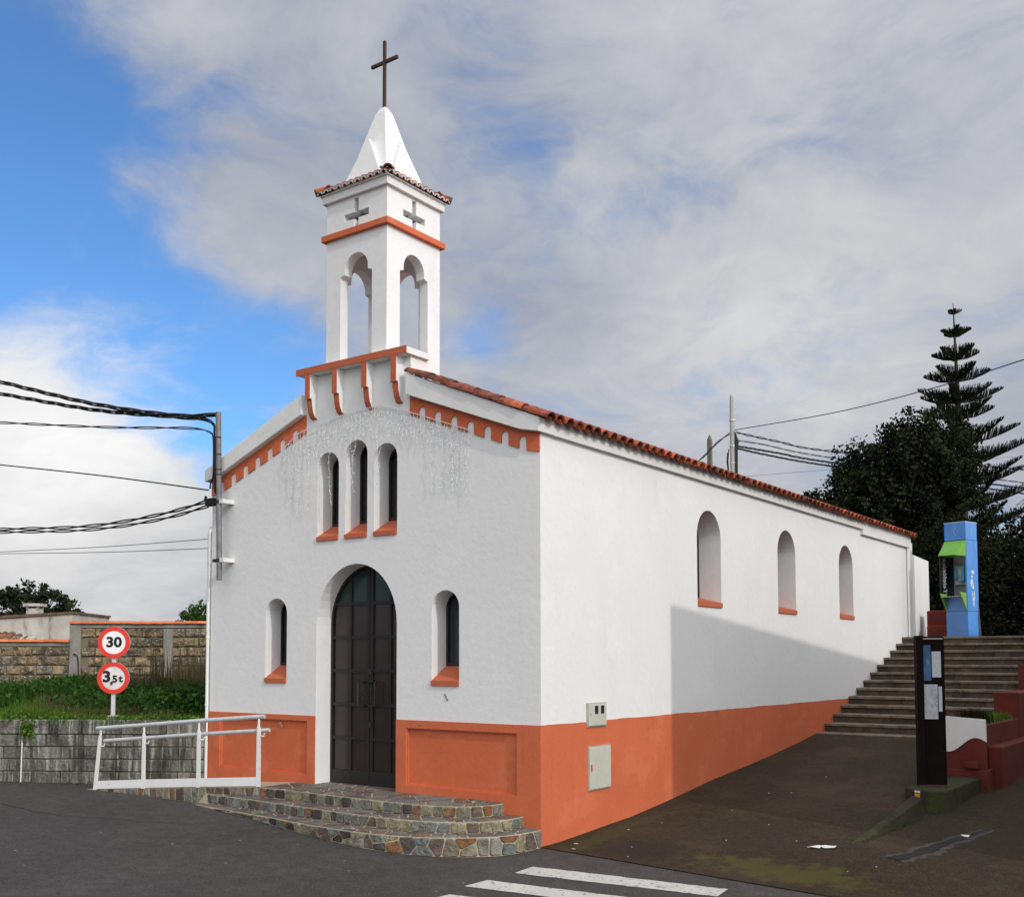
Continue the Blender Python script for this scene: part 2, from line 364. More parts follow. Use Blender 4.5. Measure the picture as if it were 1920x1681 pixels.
def text_mesh(txt, size, m, bold=0., ext=.001):
    c = bpy.data.curves.new('text', 'FONT'); c.body = txt; c.size = size; c.align_x = 'CENTER'; c.align_y = 'CENTER'
    c.extrude = ext; c.offset = bold; c.resolution_u = 4
    o = bpy.data.objects.new('text', c); COL.objects.link(o)
    dg = bpy.context.evaluated_depsgraph_get(); me = bpy.data.meshes.new_from_object(o.evaluated_get(dg))
    bpy.data.objects.remove(o); me.materials.clear(); me.materials.append(MAT[m]); return me
def clip(poly, n, d):
    """keep the part of a 2-D polygon where n.p <= d"""
    out = []
    for i in range(len(poly)):
        a, b = poly[i], poly[(i+1) % len(poly)]
        da = n[0]*a[0]+n[1]*a[1]-d; db = n[0]*b[0]+n[1]*b[1]-d
        if da <= 0: out.append(a)
        if (da < 0 < db) or (db < 0 < da):
            t = da/(da-db); out.append((a[0]+(b[0]-a[0])*t, a[1]+(b[1]-a[1])*t))
    return out
def cells(sites, bound, gap):
    """Voronoi cells of sites clipped to a convex polygon and shrunk by gap/2"""
    res = []
    for i, s in enumerate(sites):
        poly = list(bound)
        for j, q in enumerate(sites):
            if i == j: continue
            n = (q[0]-s[0], q[1]-s[1]); L = math.hypot(*n)
            if L < 1e-6 or L > 1.6: continue
            n = (n[0]/L, n[1]/L); d = n[0]*(s[0]+q[0])/2+n[1]*(s[1]+q[1])/2-gap/2
            poly = clip(poly, n, d)
            if len(poly) < 3: break
        if len(poly) >= 3:
            area = abs(sum(poly[k][0]*poly[(k+1) % len(poly)][1]-poly[(k+1) % len(poly)][0]*poly[k][1] for k in range(len(poly))))/2
            if area > .0012: res.append(poly)
    return res
def inset(poly, g):
    cx = sum(p[0] for p in poly)/len(poly); cy = sum(p[1] for p in poly)/len(poly)
    out = []
    for p in poly:
        L = math.hypot(p[0]-cx, p[1]-cy) or 1; k = max(.3, 1-g/L); out.append((cx+(p[0]-cx)*k, cy+(p[1]-cy)*k))
    return out
def stone(poly, to3, h, name, m, parent, edge=.012):
    """pillow-edged stone: outline at depth 0, chamfer, top at height h; to3(u,v,h) places it"""
    n = len(poly); a = poly; b = inset(poly, edge)
    vs = [to3(p[0], p[1], -.01) for p in a]+[to3(p[0], p[1], h*.55) for p in a]+[to3(p[0], p[1], h+random.uniform(-.002, .002)) for p in b]
    fs = [tuple(range(2*n, 3*n))]
    for i in range(n):
        j = (i+1) % n; fs += [(i, j, j+n, i+n), (i+n, j+n, j+2*n, i+2*n)]
    mb = MB(); mb.add(vs, fs); return mb.build(name, m, parent)
def smooth_curve(pts, n=8):
    pts = [Vector(p) for p in pts]; out = []
    for i in range(len(pts)-1):
        p0, p1, p2, p3 = pts[max(i-1, 0)], pts[i], pts[i+1], pts[min(i+2, len(pts)-1)]
        for k in range(n):
            t = k/n
            out.append(.5*((2*p1)+(p2-p0)*t+(2*p0-5*p1+4*p2-p3)*t*t+(3*p1-p0-3*p2+p3)*t*t*t))
    out.append(pts[-1]); return out
def ss(a, b, x):
    t = min(1, max(0, (x-a)/(b-a))); return t*t*(3-2*t)

# ================================================================== SETTING
def road_z(x, y): return -.046*max(-40, min(40, x))+.03*max(-40, min(40, y))-.02
PROF = [(-9, -.02), (0, -.01), (1.03, .03), (1.95, .08), (2.98, .18), (4.16, .31), (5.5, .42), (7.08, .58), (8.06, .70), (20, .9)]
def prof(y):
    for (a, za), (b, zb) in zip(PROF, PROF[1:]):
        if y <= b: return za+(zb-za)*(y-a)/(b-a)
    return PROF[-1][1]
def ramp_edge(x): return -.02+.035*max(0, x)
def ramp_z(x, y):
    l = prof(y); r = .043*y-.035*max(0, x-2.7)
    z = l+(r-l)*ss(2.60, 2.70, x) if y > 1.2 else l+(r-l)*ss(2.2, 3.2, x)
    w = ss(0, 1.3, y-ramp_edge(x)); return road_z(x, y)*(1-w)+z*w
RW0, RW1 = Vector((-5.3, 0, 0)), Vector((-7.7, -1.57, 0)); RWD = (RW1-RW0).normalized()     # retaining wall line
RWN = Vector((RWD.y, -RWD.x, 0))
if RWN.y > 0: RWN = -RWN                                                                 # towards the road
def grid(name, xs, ys, fz, m, kind='structure', keep=None):
    nx, ny = len(xs), len(ys); V = [(x, y, fz(x, y)) for y in ys for x in xs]
    F = [(j*nx+i, j*nx+i+1, (j+1)*nx+i+1, (j+1)*nx+i) for j in range(ny-1) for i in range(nx-1)
         if keep is None or keep((xs[i]+xs[i+1])/2, (ys[j]+ys[j+1])/2)]
    o = mesh_np(name, V, F, m); props(o, kind=kind); return o
def far_z(x, y):
    base = road_z(max(-30, min(30, x)), max(-30, min(0, y)))-.35
    up = (2.05*ss(11, 14.5, y)+(.55*ss(1, 10, y)))*ss(-14, -5, x)
    side = 1.0*ss(-5.2, -7.2, x)*ss(-3.5, 1.0, y+.65*(-5.3-x)*-1 if x > -30 else y)
    z = base+max(up, 0)
    if x > 5: z = base+up*.9
    return z-.0
xs = [-1500, -700, -300, -120, -60, -40, -30, -24, -20, -16, -13, -11, -9, -7, -5, -3, -1, 1, 3, 5, 8, 12, 18, 26, 40, 60, 120, 300, 700, 1500]
ys = [-1500, -700, -300, -120, -60, -40, -30, -20, -12, -6, -3, -1, 1, 3, 6, 9, 11, 12, 13, 14, 15, 17, 20, 24, 30, 40, 60, 120, 300, 700, 1500]
grid('ground', xs, ys, far_z, 'far_ground')
# road: one sheet, cut along the retaining wall and the chapel front
def road_keep(x, y):
    if x > 0: return y < ramp_edge(x)+.4
    if x > -5.3: return y < .1
    p = Vector((x, y, 0))-RW0
    return p.dot(RWN) > -.15
fx = [-60, -40, -25, -18]+[ -14+.25*i for i in range(0, 113)]+[16, 20, 28, 40, 60]
fy = [-60, -40, -25, -16, -12]+[-10+.5*i for i in range(0, 14)]+[-3+.2*i for i in range(0, 20)]
grid('road', fx, fy, lambda x, y: road_z(x, y), 'asphalt', keep=road_keep)
rx = [.0, .15, .3]+[.5+.2*i for i in range(9)]+[2.3+.05*i for i in range(14)]+[3.1, 3.4, 3.8, 4.4, 5, 6, 7, 8.5, 10]
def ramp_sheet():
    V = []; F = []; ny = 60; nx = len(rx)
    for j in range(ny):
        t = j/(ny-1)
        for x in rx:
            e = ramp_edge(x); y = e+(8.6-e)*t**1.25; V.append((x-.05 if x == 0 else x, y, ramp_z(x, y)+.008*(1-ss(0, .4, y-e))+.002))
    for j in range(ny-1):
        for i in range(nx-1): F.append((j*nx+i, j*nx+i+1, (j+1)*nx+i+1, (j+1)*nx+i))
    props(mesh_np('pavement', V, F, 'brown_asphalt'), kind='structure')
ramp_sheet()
def blotch(name, m, cx, cy, rx_, ry_, rot, fz, lift, seed):
    rr = random.Random(seed); n = 40; V = [(cx, cy, fz(cx, cy)+lift)]; F = []
    ph = [rr.uniform(0, 6.28) for _ in range(4)]
    for ring in (.5, 1.):
        for k in range(n):
            a = 2*math.pi*k/n; q = ring*(1+.16*math.sin(2*a+ph[0])+.12*math.sin(5*a+ph[1])+.07*math.sin(9*a+ph[2]))
            x, y = rx_*q*math.cos(a), ry_*q*math.sin(a)
            X, Y = cx+x*math.cos(rot)-y*math.sin(rot), cy+x*math.sin(rot)+y*math.cos(rot); V.append((X, Y, fz(X, Y)+lift))
    for k in range(n):
        j = (k+1) % n; F.append((0, 1+k, 1+j)); F.append((1+k, 1+n+k, 1+n+j)); F.append((1+k, 1+n+j, 1+j))
    return mesh_np(name, V, F, m)
def stripe(pts, label):
    """worn zebra stripe: a strip with ragged edges lying 4 mm over the road"""
    a, b, c, d = [Vector(p+(0,)) for p in pts]; n = 26; V = []; F = []; rr = random.Random(int(abs(a.x*1000+a.y*77)))
    for i in range(n+1):
        t = i/n; p = a.lerp(b, t); q = d.lerp(c, t)
        w = (q-p); p = p+w*rr.uniform(-.02, .025); q = q+w*rr.uniform(-.025, .02)
        for s_ in (p, q): V.append((s_.x, s_.y, road_z(s_.x, s_.y)+.005))
    for i in range(n): F.append((2*i, 2*i+2, 2*i+3, 2*i+1))
    o = mesh_np('crossing_stripe', V, F, 'white_marking'); props(o, kind='structure'); return o
stripe([(.39, -.74), (2.17, -.27), (2.20, -.56), (.40, -1.06)], '')
stripe([(.36, -1.43), (2.3, -.92), (2.33, -1.22), (.33, -1.73)], '')
stripe([(.40, -2.02), (2.4, -1.52), (2.42, -1.82), (.36, -2.32)], '')
stripe([(.40, -2.62), (2.5, -2.12), (2.52, -2.42), (.38, -2.92)], '')

def crack(pts, w):
    pts = smooth_curve([(x, y, 0) for x, y in pts], 10); V = []; F = []; rr = random.Random(3)
    for i, p in enumerate(pts):
        q = p+Vector((rr.uniform(-.02, .02), rr.uniform(-.03, .03), 0)); ww = w*rr.uniform(.3, 1.)
        for s_ in (-1, 1): V.append((q.x, q.y+s_*ww, road_z(q.x, q.y+s_*ww)+.004))
    for i in range(len(pts)-1): F.append((2*i, 2*i+1, 2*i+3, 2*i+2))
    props(mesh_np('road_crack', V, F, 'sign_black'), kind='structure')
crack([(-3.2, -3.1), (-3.0, -2.5), (-2.7, -2.1), (-2.45, -1.7)], .006)
crack([(-6.5, -2.4), (-5.2, -2.35), (-4.2, -1.95), (-3.4, -1.6)], .005)
# grass bank behind the retaining wall
BW0 = Vector((-15.74, 2.87, 0)); BWD = Vector((.8, .6, 0)); BWN = Vector((.6, -.8, 0))         # rough block wall line
def bank_z(x, y):
    p = Vector((x, y, 0)); a = -(p-RW0).dot(RWN); b = -(p-BW0).dot(BWN)
    t = max(0, min(1, a/(8.6))); return 1.06+.26*t+.05*math.sin(x*1.7)*math.sin(y*2.1)*min(1, max(0, a)*2)
def bank():
    V = []; F = []; n, m = 40, 24
    for j in range(m+1):
        for i in range(n+1):
            s_ = -.02+(i/n)*16; t = (j/m)*10.5
            p = RW0+RWD*s_-RWN*(t+.12); V.append((p.x, p.y, bank_z(p.x, p.y)))
    for j in range(m):
        for i in range(n): F.append((j*(n+1)+i, j*(n+1)+i+1, (j+1)*(n+1)+i+1, (j+1)*(n+1)+i))
    props(mesh_np('grass_bank', V, F, 'soil'), kind='structure')
    # soil that fills between the bank and the chapel
    V = [(-5.32, .05, 1.05), (-5.32, 14, 1.5), (-9, 14, 1.5), (-16, 11, 1.4)]
bank()

# ================================================================== CHAPEL
CX = -2.65; LEN = 14.0
chapel = thing('chapel', (CX, 0, 0), 'white chapel with orange dado, red tiled roof and open bell tower on its front', 'chapel')
DOOR = arch(CX, .655, .40, 2.34, .72, 22)
LOWS = [CX-1.374, CX+1.374]; lwh = .196; LW = [arch(c, lwh, 1.626, 2.495, .196) for c in LOWS]
UPS = [(CX-.472, 4.46), (CX, 4.555), (CX+.472, 4.46)]; uwh = .182
UW = [arch(c, uwh, 3.371, a-uwh, uwh) for c, a in UPS]
BORDER = 1.226
def mirror(x): return 2*CX-x
m_ = MB()
outer = [(-5.3, BORDER), (0, BORDER), (0, 4.33), (-1.795, 5.08), (-1.795, 5.44), (-3.505, 5.44), (-3.505, 5.08), (-5.3, 4.33)]
# upper wall: notch the doorway out of the outline
dl = [p for p in DOOR if p[1] > BORDER]
up_outer = [(-5.3, BORDER), (CX-.655, BORDER)]+[p for p in reversed(dl)]+[(CX+.655, BORDER), (0, BORDER)]+outer[2:]
m_.plate(up_outer, LW+UW, 'y', 0., .30); m_.build('front_wall', 'white_stucco', chapel)
# door jamb lining below the border stays white
for sx in (-1, 1):
    m_ = MB(); x0 = CX+sx*.655; m_.box(min(x0, x0+sx*.10), .002, -.3, max(x0, x0+sx*.10), .30, BORDER); m_.build('door_jamb', 'white_stucco', chapel)
# dado: recessed ground, raised frame with sunk panel
def dado(x0, x1, px0, px1, pz0a, pz0b, pz1, zb):
    g = MB(); g.box(x0, .03, zb, min(x1, -.303), .29, BORDER-.001); d = g.build('dado', 'orange_paint', chapel)
    fr = MB(); fr.plate([(x0, zb), (x1, zb), (x1, BORDER+.004), (x0, BORDER+.004)], [[(px0, pz0a), (px1, pz0b), (px1, pz1), (px0, pz1)]], 'y', -.014, .031)
    fr.build('dado_frame', 'orange_paint', d)
    i = .016; fr = MB(); fr.plate([(px0-.01, pz0a-.01), (px1+.01, pz0b-.01), (px1+.01, pz1+.01), (px0-.01, pz1+.01)], [[(px0+i, pz0a+i), (px1-i, pz0b+i), (px1-i, pz1-i), (px0+i, pz1-i)]], 'y', .008, .0315)
    fr.build('moulding', 'orange_paint', d)
dado(CX+.655+.004, .0012, -1.84, -.22, .50, .48, 1.14, -.4)
dado(-5.3, CX-.655-.004, -5.08, -3.44, .52, .50, 1.165, -.4)
# windows of the front
def win(cx, hw, z0, spring, rise, lip, inner, gm, y1=.285):
    sill = MB(); a = .003
    prof_ = [(-.022, z0-.002), (-.022, z0+lip), (.0, z0+lip+.004), (y1, inner), (y1, z0-.002)]
    V = [(cx-hw+a, p[0], p[1]) for p in prof_]+[(cx+hw-a, p[0], p[1]) for p in prof_]; n = len(prof_)
    F = [tuple(range(n)), tuple(range(2*n-1, n-1, -1))]+[(i, (i+1) % n, (i+1) % n+n, i+n) for i in range(n)]
    w = MB(); w.plate(arch(cx, hw-.004, z0+.05, spring, rise-.004), [arch(cx, hw-.03, inner+.02, spring, rise-.03)], 'y', y1-.03, y1+.01)
    wo = w.build('window', 'dark_metal', chapel)
    sill.add(V, F); sill.build('sill', 'orange_trim', wo)
    g = MB(); g.plate(arch(cx, hw-.02, z0+.1, spring, rise-.02), [], 'y', y1-.008, y1+.004); g.build('pane', gm, wo)
for c in LOWS: win(c, lwh, 1.626, 2.495, .196, .055, 1.86, 'glass_blue')
for c, a in UPS: win(c, uwh, 3.371, a-uwh, uwh, .05, 3.59, 'glass_dark')
# door: two metal leaves with panels
door = MB(); 
def ell(x, hw, spring, rise): 
    q = 1-((x-CX)/hw)**2; return spring+rise*math.sqrt(max(0, q))
DZ0, dsp, dri, dhw = .42, 2.34, .70, .640
fr = MB(); fr.plate(arch(CX, .652, DZ0-.02, 2.34, .717, 22), [arch(CX, .622, DZ0+.02, 2.34, .686, 22)], 'y', .25, .30)
door = fr.build('door', 'dark_metal', chapel)
rows = [.47, .56, .96, 1.37, 1.78, 2.19, 2.60]
for sgn in (-1, 1):
    xa, xb, xc = CX+sgn*.018, CX+sgn*.325, CX+sgn*.618
    leaf = MB()
    for x, w in ((xa+sgn*.012, .05), (xb, .04)):
        leaf.box(x-w/2, .255, DZ0, x+w/2, .285, ell(x, .63, 2.34, .69)-.005)
    for z in rows[2:]:
        x0, x1 = sorted((xa, xc if z < 2.5 else CX+sgn*.60)); leaf.box(x0, .258, z-.02, x1, .283, z+.02)
    x0, x1 = sorted((xa, xc)); leaf.box(x0, .256, DZ0, x1, .284, .575)
    leaf.build('door_leaf', 'dark_metal', door)
    edges = [(xa, xb), (xb, xc)]
    for k in range(len(rows)-1):
        for (u, v) in edges:
            x0, x1 = sorted((u, v)); x0 += .02; x1 -= .02
            if k == 0: continue
            p = MB(); p.box(x0, .276, rows[k]+(.018 if k > 1 else .014), x1, .290, rows[k+1]-.018); p.build('panel', 'door_panel', door)
    for (u, v) in edges:                                   # top lights that follow the arch
        x0, x1 = sorted((u, v)); x0 += .02; x1 -= .02
        top = [(x0+(x1-x0)*i/6, ell(x0+(x1-x0)*i/6, .625, 2.34, .688)) for i in range(7)]
        top = [(x, max(z, 2.63)) for x, z in top]
        p = MB(); p.plate([(x0, 2.62), (x1, 2.62)]+[q for q in reversed(top) if q[1] > 2.625], [], 'y', .276, .290); p.build('pane', 'door_glass', door)
    h = MB(); hx = CX+sgn*.055; h2 = CX+sgn*.135
    h.tube([(hx, .255, 1.64), (hx, .20, 1.645), (h2, .20, 1.65), (h2, .195, 1.36), (hx, .20, 1.355), (hx, .255, 1.36)], .014, 6)
    ho = h.build('handle', 'dark_metal', door)
    tw = MB(); tw.tube([(hx+sgn*.01+.006*math.cos(k*1.3), .198+.006*math.sin(k*1.3), 1.40+k*.011) for k in range(20)], .006, 5); tw.build('twisted_grip', 'cross_metal', ho)
for z in (1.73, 1.10):
    lk = MB(); lk.box(CX+.004, .24, z, CX+.034, .256, z+.07); lk.build('lock_plate', 'cross_metal', door)

# side wall with three arched windows
SW = [4.12+2.817*k for k in range(3)]; swh = .375
holes = [arch(c, swh, 2.626, 3.555, .375, 18) for c in SW]
w = MB(); w.plate([(.299, BORDER), (LEN, BORDER), (LEN, 4.33), (.299, 4.33)], holes, 'x', -.37, 0.); w.build('side_wall', 'white_stucco', chapel)
rwv = random.Random(6); top_ = [(-.0125+(LEN+.0125)*i/90, BORDER+.003+.004*math.sin(i*.7)+rwv.uniform(-.004, .004)) for i in range(91)]
w = MB(); w.plate([(-.0125, -.5), (LEN, -.5)]+list(reversed(top_)), [], 'x', -.30, .0018); w.build('side_dado', 'orange_paint', chapel)
for c in SW:
    fr = MB(); fr.plate(arch(c, swh-.004, 2.64, 3.555, .371, 18), [arch(c, swh-.04, 2.72, 3.555, .335, 18)], 'x', -.368, -.325); wo = fr.build('window', 'dark_metal', chapel)
    s_ = MB(); zz = 2.626
    pr = [(.022, zz-.002), (.022, zz+.062), (0, zz+.066), (-.35, zz+.15), (-.35, zz-.002)]; n = len(pr)
    V = [(p[0], c-swh+.003, p[1]) for p in pr]+[(p[0], c+swh-.003, p[1]) for p in pr]
    s_.add(V, [tuple(range(n)), tuple(range(2*n-1, n-1, -1))]+[(i, (i+1) % n, (i+1) % n+n, i+n) for i in range(n)]); s_.build('sill', 'orange_trim', wo)
    g = MB(); g.plate(arch(c, swh-.02, 2.68, 3.555, .355, 18), [], 'x', -.352, -.344); g.build('pane', 'glass_dark', wo)
w = MB(); w.box(-5.3, .301, -.4, -5.0, LEN, 4.33); w.build('left_wall', 'white_stucco', chapel)
w = MB(); w.plate([(-4.999, -.4), (-.301, -.4), (-.301, 4.33), (CX, 5.42), (-4.999, 4.33)], [], 'y', LEN-.3, LEN); w.build('rear_wall', 'white_stucco', chapel)
w = MB(); w.box(-4.99, .31, .1, -.31, LEN-.31, .40); w.build('floor', 'concrete', chapel)

# rake beams, friezes with notches
SL = .415
for sgn in (1, -1):
    f = (lambda x: x) if sgn == 1 else mirror
    b = MB(); b.plate([(f(-1.795), 4.965), (f(-.20), 4.352), (f(.05), 4.300), (f(.05), 4.452), (f(-1.795), 5.217)], [], 'y', -.10, .215)
    b.build('rake_beam', 'white_trim', chapel, bevel=.006)
    b = MB(); top = [(f(-1.795), 4.97), (f(-.20), 4.358), (f(.0), 4.31)]
    bot = []
    def bz(x): return 4.74-(x+1.795)*.371 if x < -.12 else 4.74-(1.675)*.371-(x+.12)*.10
    nx_ = [-1.61+.2333*k for k in range(7)]
    bot.append((-1.795, bz(-1.795)))
    for c in nx_:
        hw = .048; h = .138
        bot.append((c-hw, bz(c-hw)))
        for i in range(7):
            a = math.pi-math.pi*i/6; bot.append((c+hw*math.cos(a), bz(c)+h-hw+hw*math.sin(a)))
        bot.append((c+hw, bz(c+hw)))
    bot.append((0., bz(0.)))
    poly = [(f(x), z) for x, z in bot]+list(reversed(top))
    b.plate(poly, [], 'y', -.018, .012); b.build('frieze', 'orange_paint', chapel)
# cornices along the sides
for x0, x1 in ((-.02, .05), (-5.35, -5.28)):
    c = MB(); c.box(x0, .2152, 4.302, x1, 10.6, 4.451); c.build('cornice', 'white_trim', chapel)
    c = MB(); c.box(x0, 10.6, 4.205, x1+(.004 if x0 > -1 else 0), 13.72, 4.451); c.build('cornice', 'white_trim', chapel)
# roof body
rb = MB(); xe = .05
rb.plate([(mirror(xe), 4.40), (CX, 4.40+SL*(xe-CX)), (xe, 4.40), (xe, 4.455), (CX, 4.455+SL*(xe-CX)), (mirror(xe), 4.455)], [], 'y', .21, 13.7)
roof = rb.build('roof', 'old_tile', chapel)
# roof tiles
def tile_mesh(name, L, w0, w1, h0, h1, th=.012, seg=7, flip=False, m='roof_tile'):
    """barrel tile, length along +x going up the slope, mouth at x=0"""
    V = []; F = []
    for (x, w, h, o) in ((0, w0, h0, 0), (L, w1, h1, 0), (0, w0, h0, th), (L, w1, h1, th)):
        for k in range(seg+1):
            a = math.pi*k/seg; ww = w/2-o; hh = h-o
            zz = hh*math.sin(a); V.append((x, ww*math.cos(a), -zz if flip else zz))
    n = seg+1
    for k in range(seg):
        F += [(k, k+1, n+k+1, n+k), (2*n+k, 3*n+k, 3*n+k+1, 2*n+k+1), (k, 2*n+k, 2*n+k+1, k+1), (n+k, n+k+1, 3*n+k+1, 3*n+k)]
    me = bpy.data.meshes.new(name); me.from_pydata(V, [], F); me.update(); me.materials.append(MAT[m]); return me
PT = .19; NCOL = 73; ang = math.atan(SL)
tmeshes = [tile_mesh('roof_tile', .40, .175, .145, .075, .062) for _ in range(1)]
chan = tile_mesh('roof_channel', .40, .13, .15, .045, .05, flip=True)
rest = ([], []); NR = 9; EX = .345
def slope_pt(d): return (xe+.115-d*math.cos(ang), 4.458+(-.115)*SL+d*math.sin(ang))
for sgn in (1, -1):
    for c in range(NCOL):
        y = -.045+c*PT
        if sgn < 0 and c == 0: continue
        for r in range(NR):
            d = r*EX+random.uniform(-.012, .012); x, z = slope_pt(d)
            if d+.36 > 2.98: continue
            if sgn > 0 and x-.35 < -2.12 and y < 1.12: continue
            if x-.33 < -1.80 and y < .30: continue
            single = sgn > 0 and (r < 2 or (c < 13))
            jz = random.uniform(-.03, .03); jy = random.uniform(-.008, .008)
            X = x if sgn > 0 else mirror(x)
            rot = (random.uniform(-.06, .06), ang*1.0-.035 if True else 0, (math.pi if sgn > 0 else 0)+jz)
            if sgn > 0: rot = (rot[0], ang-.03, math.pi+jz)
            else: rot = (rot[0], -(ang-.03), jz)
            loc = (X, y+jy, z+.016)
            if single:
                Mx = Matrix.Translation(loc)
                e = Matrix.Rotation(rot[2], 4, 'Z') @ Matrix.Rotation(-abs(rot[1]), 4, 'Y')
                link('roof_tile', tmeshes[0], roof, loc, rot=e.to_euler())
            else:
                e = Matrix.Translation(loc) @ Matrix.Rotation(rot[2], 4, 'Z') @ Matrix.Rotation(-abs(rot[1]), 4, 'Y')
                nb = len(rest[0]); rest[0].extend([tuple(e @ v.co) for v in tmeshes[0].vertices]); rest[1].extend([tuple(i+nb for i in p.vertices) for p in tmeshes[0].polygons])
        if sgn > 0:
            x, z = slope_pt(.02); e = Matrix.Rotation(math.pi, 4, 'Z') @ Matrix.Rotation(-(ang-.02), 4, 'Y')
            link('roof_tile', chan, roof, (x, y+PT/2, z+.042), rot=e.to_euler())
ro = mesh_np('roof_tiles_upper', rest[0], rest[1], 'roof_tile', roof); props(ro, kind='stuff'); ro.location = -ORG[roof.name]
rg = MB()
for k in range(36):
    y = 1.1+k*.35
    rg.tube([(CX, y, 4.47+SL*(xe-CX)), (CX, y+.38, 4.48+SL*(xe-CX))], [.095, .08], 8)
rgo = rg.build('ridge_tiles', 'roof_tile', roof)

# parapet with brackets
lid = MB(); lid.box(-3.545, -.130, 5.443, -1.755, .301, 5.516); parapet = lid.build('parapet', 'white_stucco', chapel)
lid = MB(); lid.box(-3.56, -.142, 5.440, -1.745, -.1295, 5.522); lo = lid.build('parapet_edge', 'orange_trim', parapet)
for x in (-3.36, -2.897, -2.41, -1.945):
    hw = .040
    P = [(0.004, 5.442), (-.131, 5.442), (-.131, 5.137), (-.095, 5.137), (-.093, 5.11), (-.086, 5.04), (-.068, 4.97), (-.040, 4.918), (0.004, 4.90)]
    P_ = [(-.070, 5.14), (-.066, 5.05), (-.050, 4.975), (-.020, 4.925), (0.004, 4.915)]
    b = MB(); b.plate([(p[0], p[1]) for p in P], [], 'x', x-hw+.001, x+hw-.001); bo = b.build('bracket', 'white_stucco', parapet)
    # orange face
    fpts = [(-.140, 5.443), (-.140, 5.135), (-.104, 5.135)]
    f1 = MB(); f1.box(x-hw, -.139, 5.133, x+hw, -.1305, 5.4395)
    Q = [(-.103, 5.134), (-.101, 5.11), (-.094, 5.04), (-.076, 4.966), (-.046, 4.911), (-.004, 4.892), (-.004, 4.899), (-.041, 4.917), (-.069, 4.970), (-.087, 5.04), (-.094, 5.11), (-.0955, 5.134)]
    f1.plate(Q, [], 'x', x-hw, x+hw); f1.build('bracket_face', 'orange_trim', bo)

# bell tower
TX, TY, TH = -2.678, .503, .500
tw = MB(); th = .13
def topening(c): 
    hw, a = .262, .195; zc = 6.605
    p = [(c-hw, 5.0), (c+hw, 5.0), (c+hw, zc), (c+a, zc+.02)]
    for i in range(13):
        t = math.pi*i/12; p.append((c+a*math.cos(t), 6.665+.20*math.sin(t)))
    p += [(c-a, zc+.02), (c-hw, zc)]; return p
def tcross(c):
    z = 7.335; w = .036; A = .205; t = .042; zt, zb = 7.545, 7.185
    return [(c-w, zb), (c+w, zb), (c+w, z-t), (c+A, z-t), (c+A, z+t), (c+w, z+t), (c+w, zt), (c-w, zt), (c-w, z+t), (c-A, z+t), (c-A, z-t), (c-w, z-t)]
ZT = 7.60
tower = None
def twall(axis, c, d0, d1, lo, hi, first=False):
    global tower
    o = [(c+lo, 4.9)]; op = topening(c)
    out = [(c+lo, 4.9), (c-.262, 4.9), (c-.262, 5.62 if axis == 'x' else 5.0)]
    p = MB()
    if axis == 'x': hole = [(q[0], max(q[1], 5.60)) for q in op]
    else: hole = op
    p.plate([(c+lo, 4.9), (c+hi, 4.9), (c+hi, ZT), (c+lo, ZT)], [hole, tcross(c)], axis, d0, d1)
    ob = p.build('bell_tower' if first else 'tower_wall', 'white_stucco', chapel if first else tower)
    if first: tower = ob
twall('y', TX, TY-TH, TY-TH+th, -TH, TH, True)
twall('y', TX, TY+TH-th, TY+TH, -TH, TH)
twall('x', TY, TX+TH-th, TX+TH-.0005, -TH+th, TH-th)
twall('x', TY, TX-TH+.0005, TX-TH+th, -TH+th, TH-th)
def ringbox(h0, h1, z0, z1, name, m, par_):
    r = MB(); r.plate([(TX-h0, TY-h0), (TX+h0, TY-h0), (TX+h0, TY+h0), (TX-h0, TY+h0)], [[(TX-h1, TY-h1), (TX+h1, TY-h1), (TX+h1, TY+h1), (TX-h1, TY+h1)]] if h1 else [], 'z', z0, z1)
    return r.build(name, m, par_, bevel=.004)
ringbox(.552, .49, 7.095, 7.172, 'band', 'orange_paint', tower)
ringbox(.375, 0, 7.10, 7.16, 'bell_ceiling', 'white_stucco', tower)
ringbox(.545, .36, 7.575, 7.672, 'cornice', 'white_trim', tower)
bt = MB(); HB = .565
vs = [(TX+sx*HB, TY+sy*HB, 7.672) for sx, sy in ((-1,-1),(1,-1),(1,1),(-1,1))]+[(TX+sx*HB, TY+sy*HB, 7.686) for sx, sy in ((-1,-1),(1,-1),(1,1),(-1,1))]+[(TX+sx*.44, TY+sy*.44, 7.772) for sx, sy in ((-1,-1),(1,-1),(1,1),(-1,1))]
bt.add(vs, [(0,1,2,3)]+[(i, (i+1) % 4, (i+1) % 4+4, i+4) for i in range(4)]+[(i+4, (i+1) % 4+4, (i+1) % 4+8, i+8) for i in range(4)]+[(8,9,10,11)])
ttop = bt.build('tower_roof', 'white_trim', tower)
tt = tile_mesh('eave_tile', .20, .100, .072, .048, .036, th=.010)
te_white = tile_mesh('eave_mortar', .02, .094, .094, .040, .040, th=.016, m='white_trim')
al = math.atan((7.772-7.686)/(.565-.44))*.8
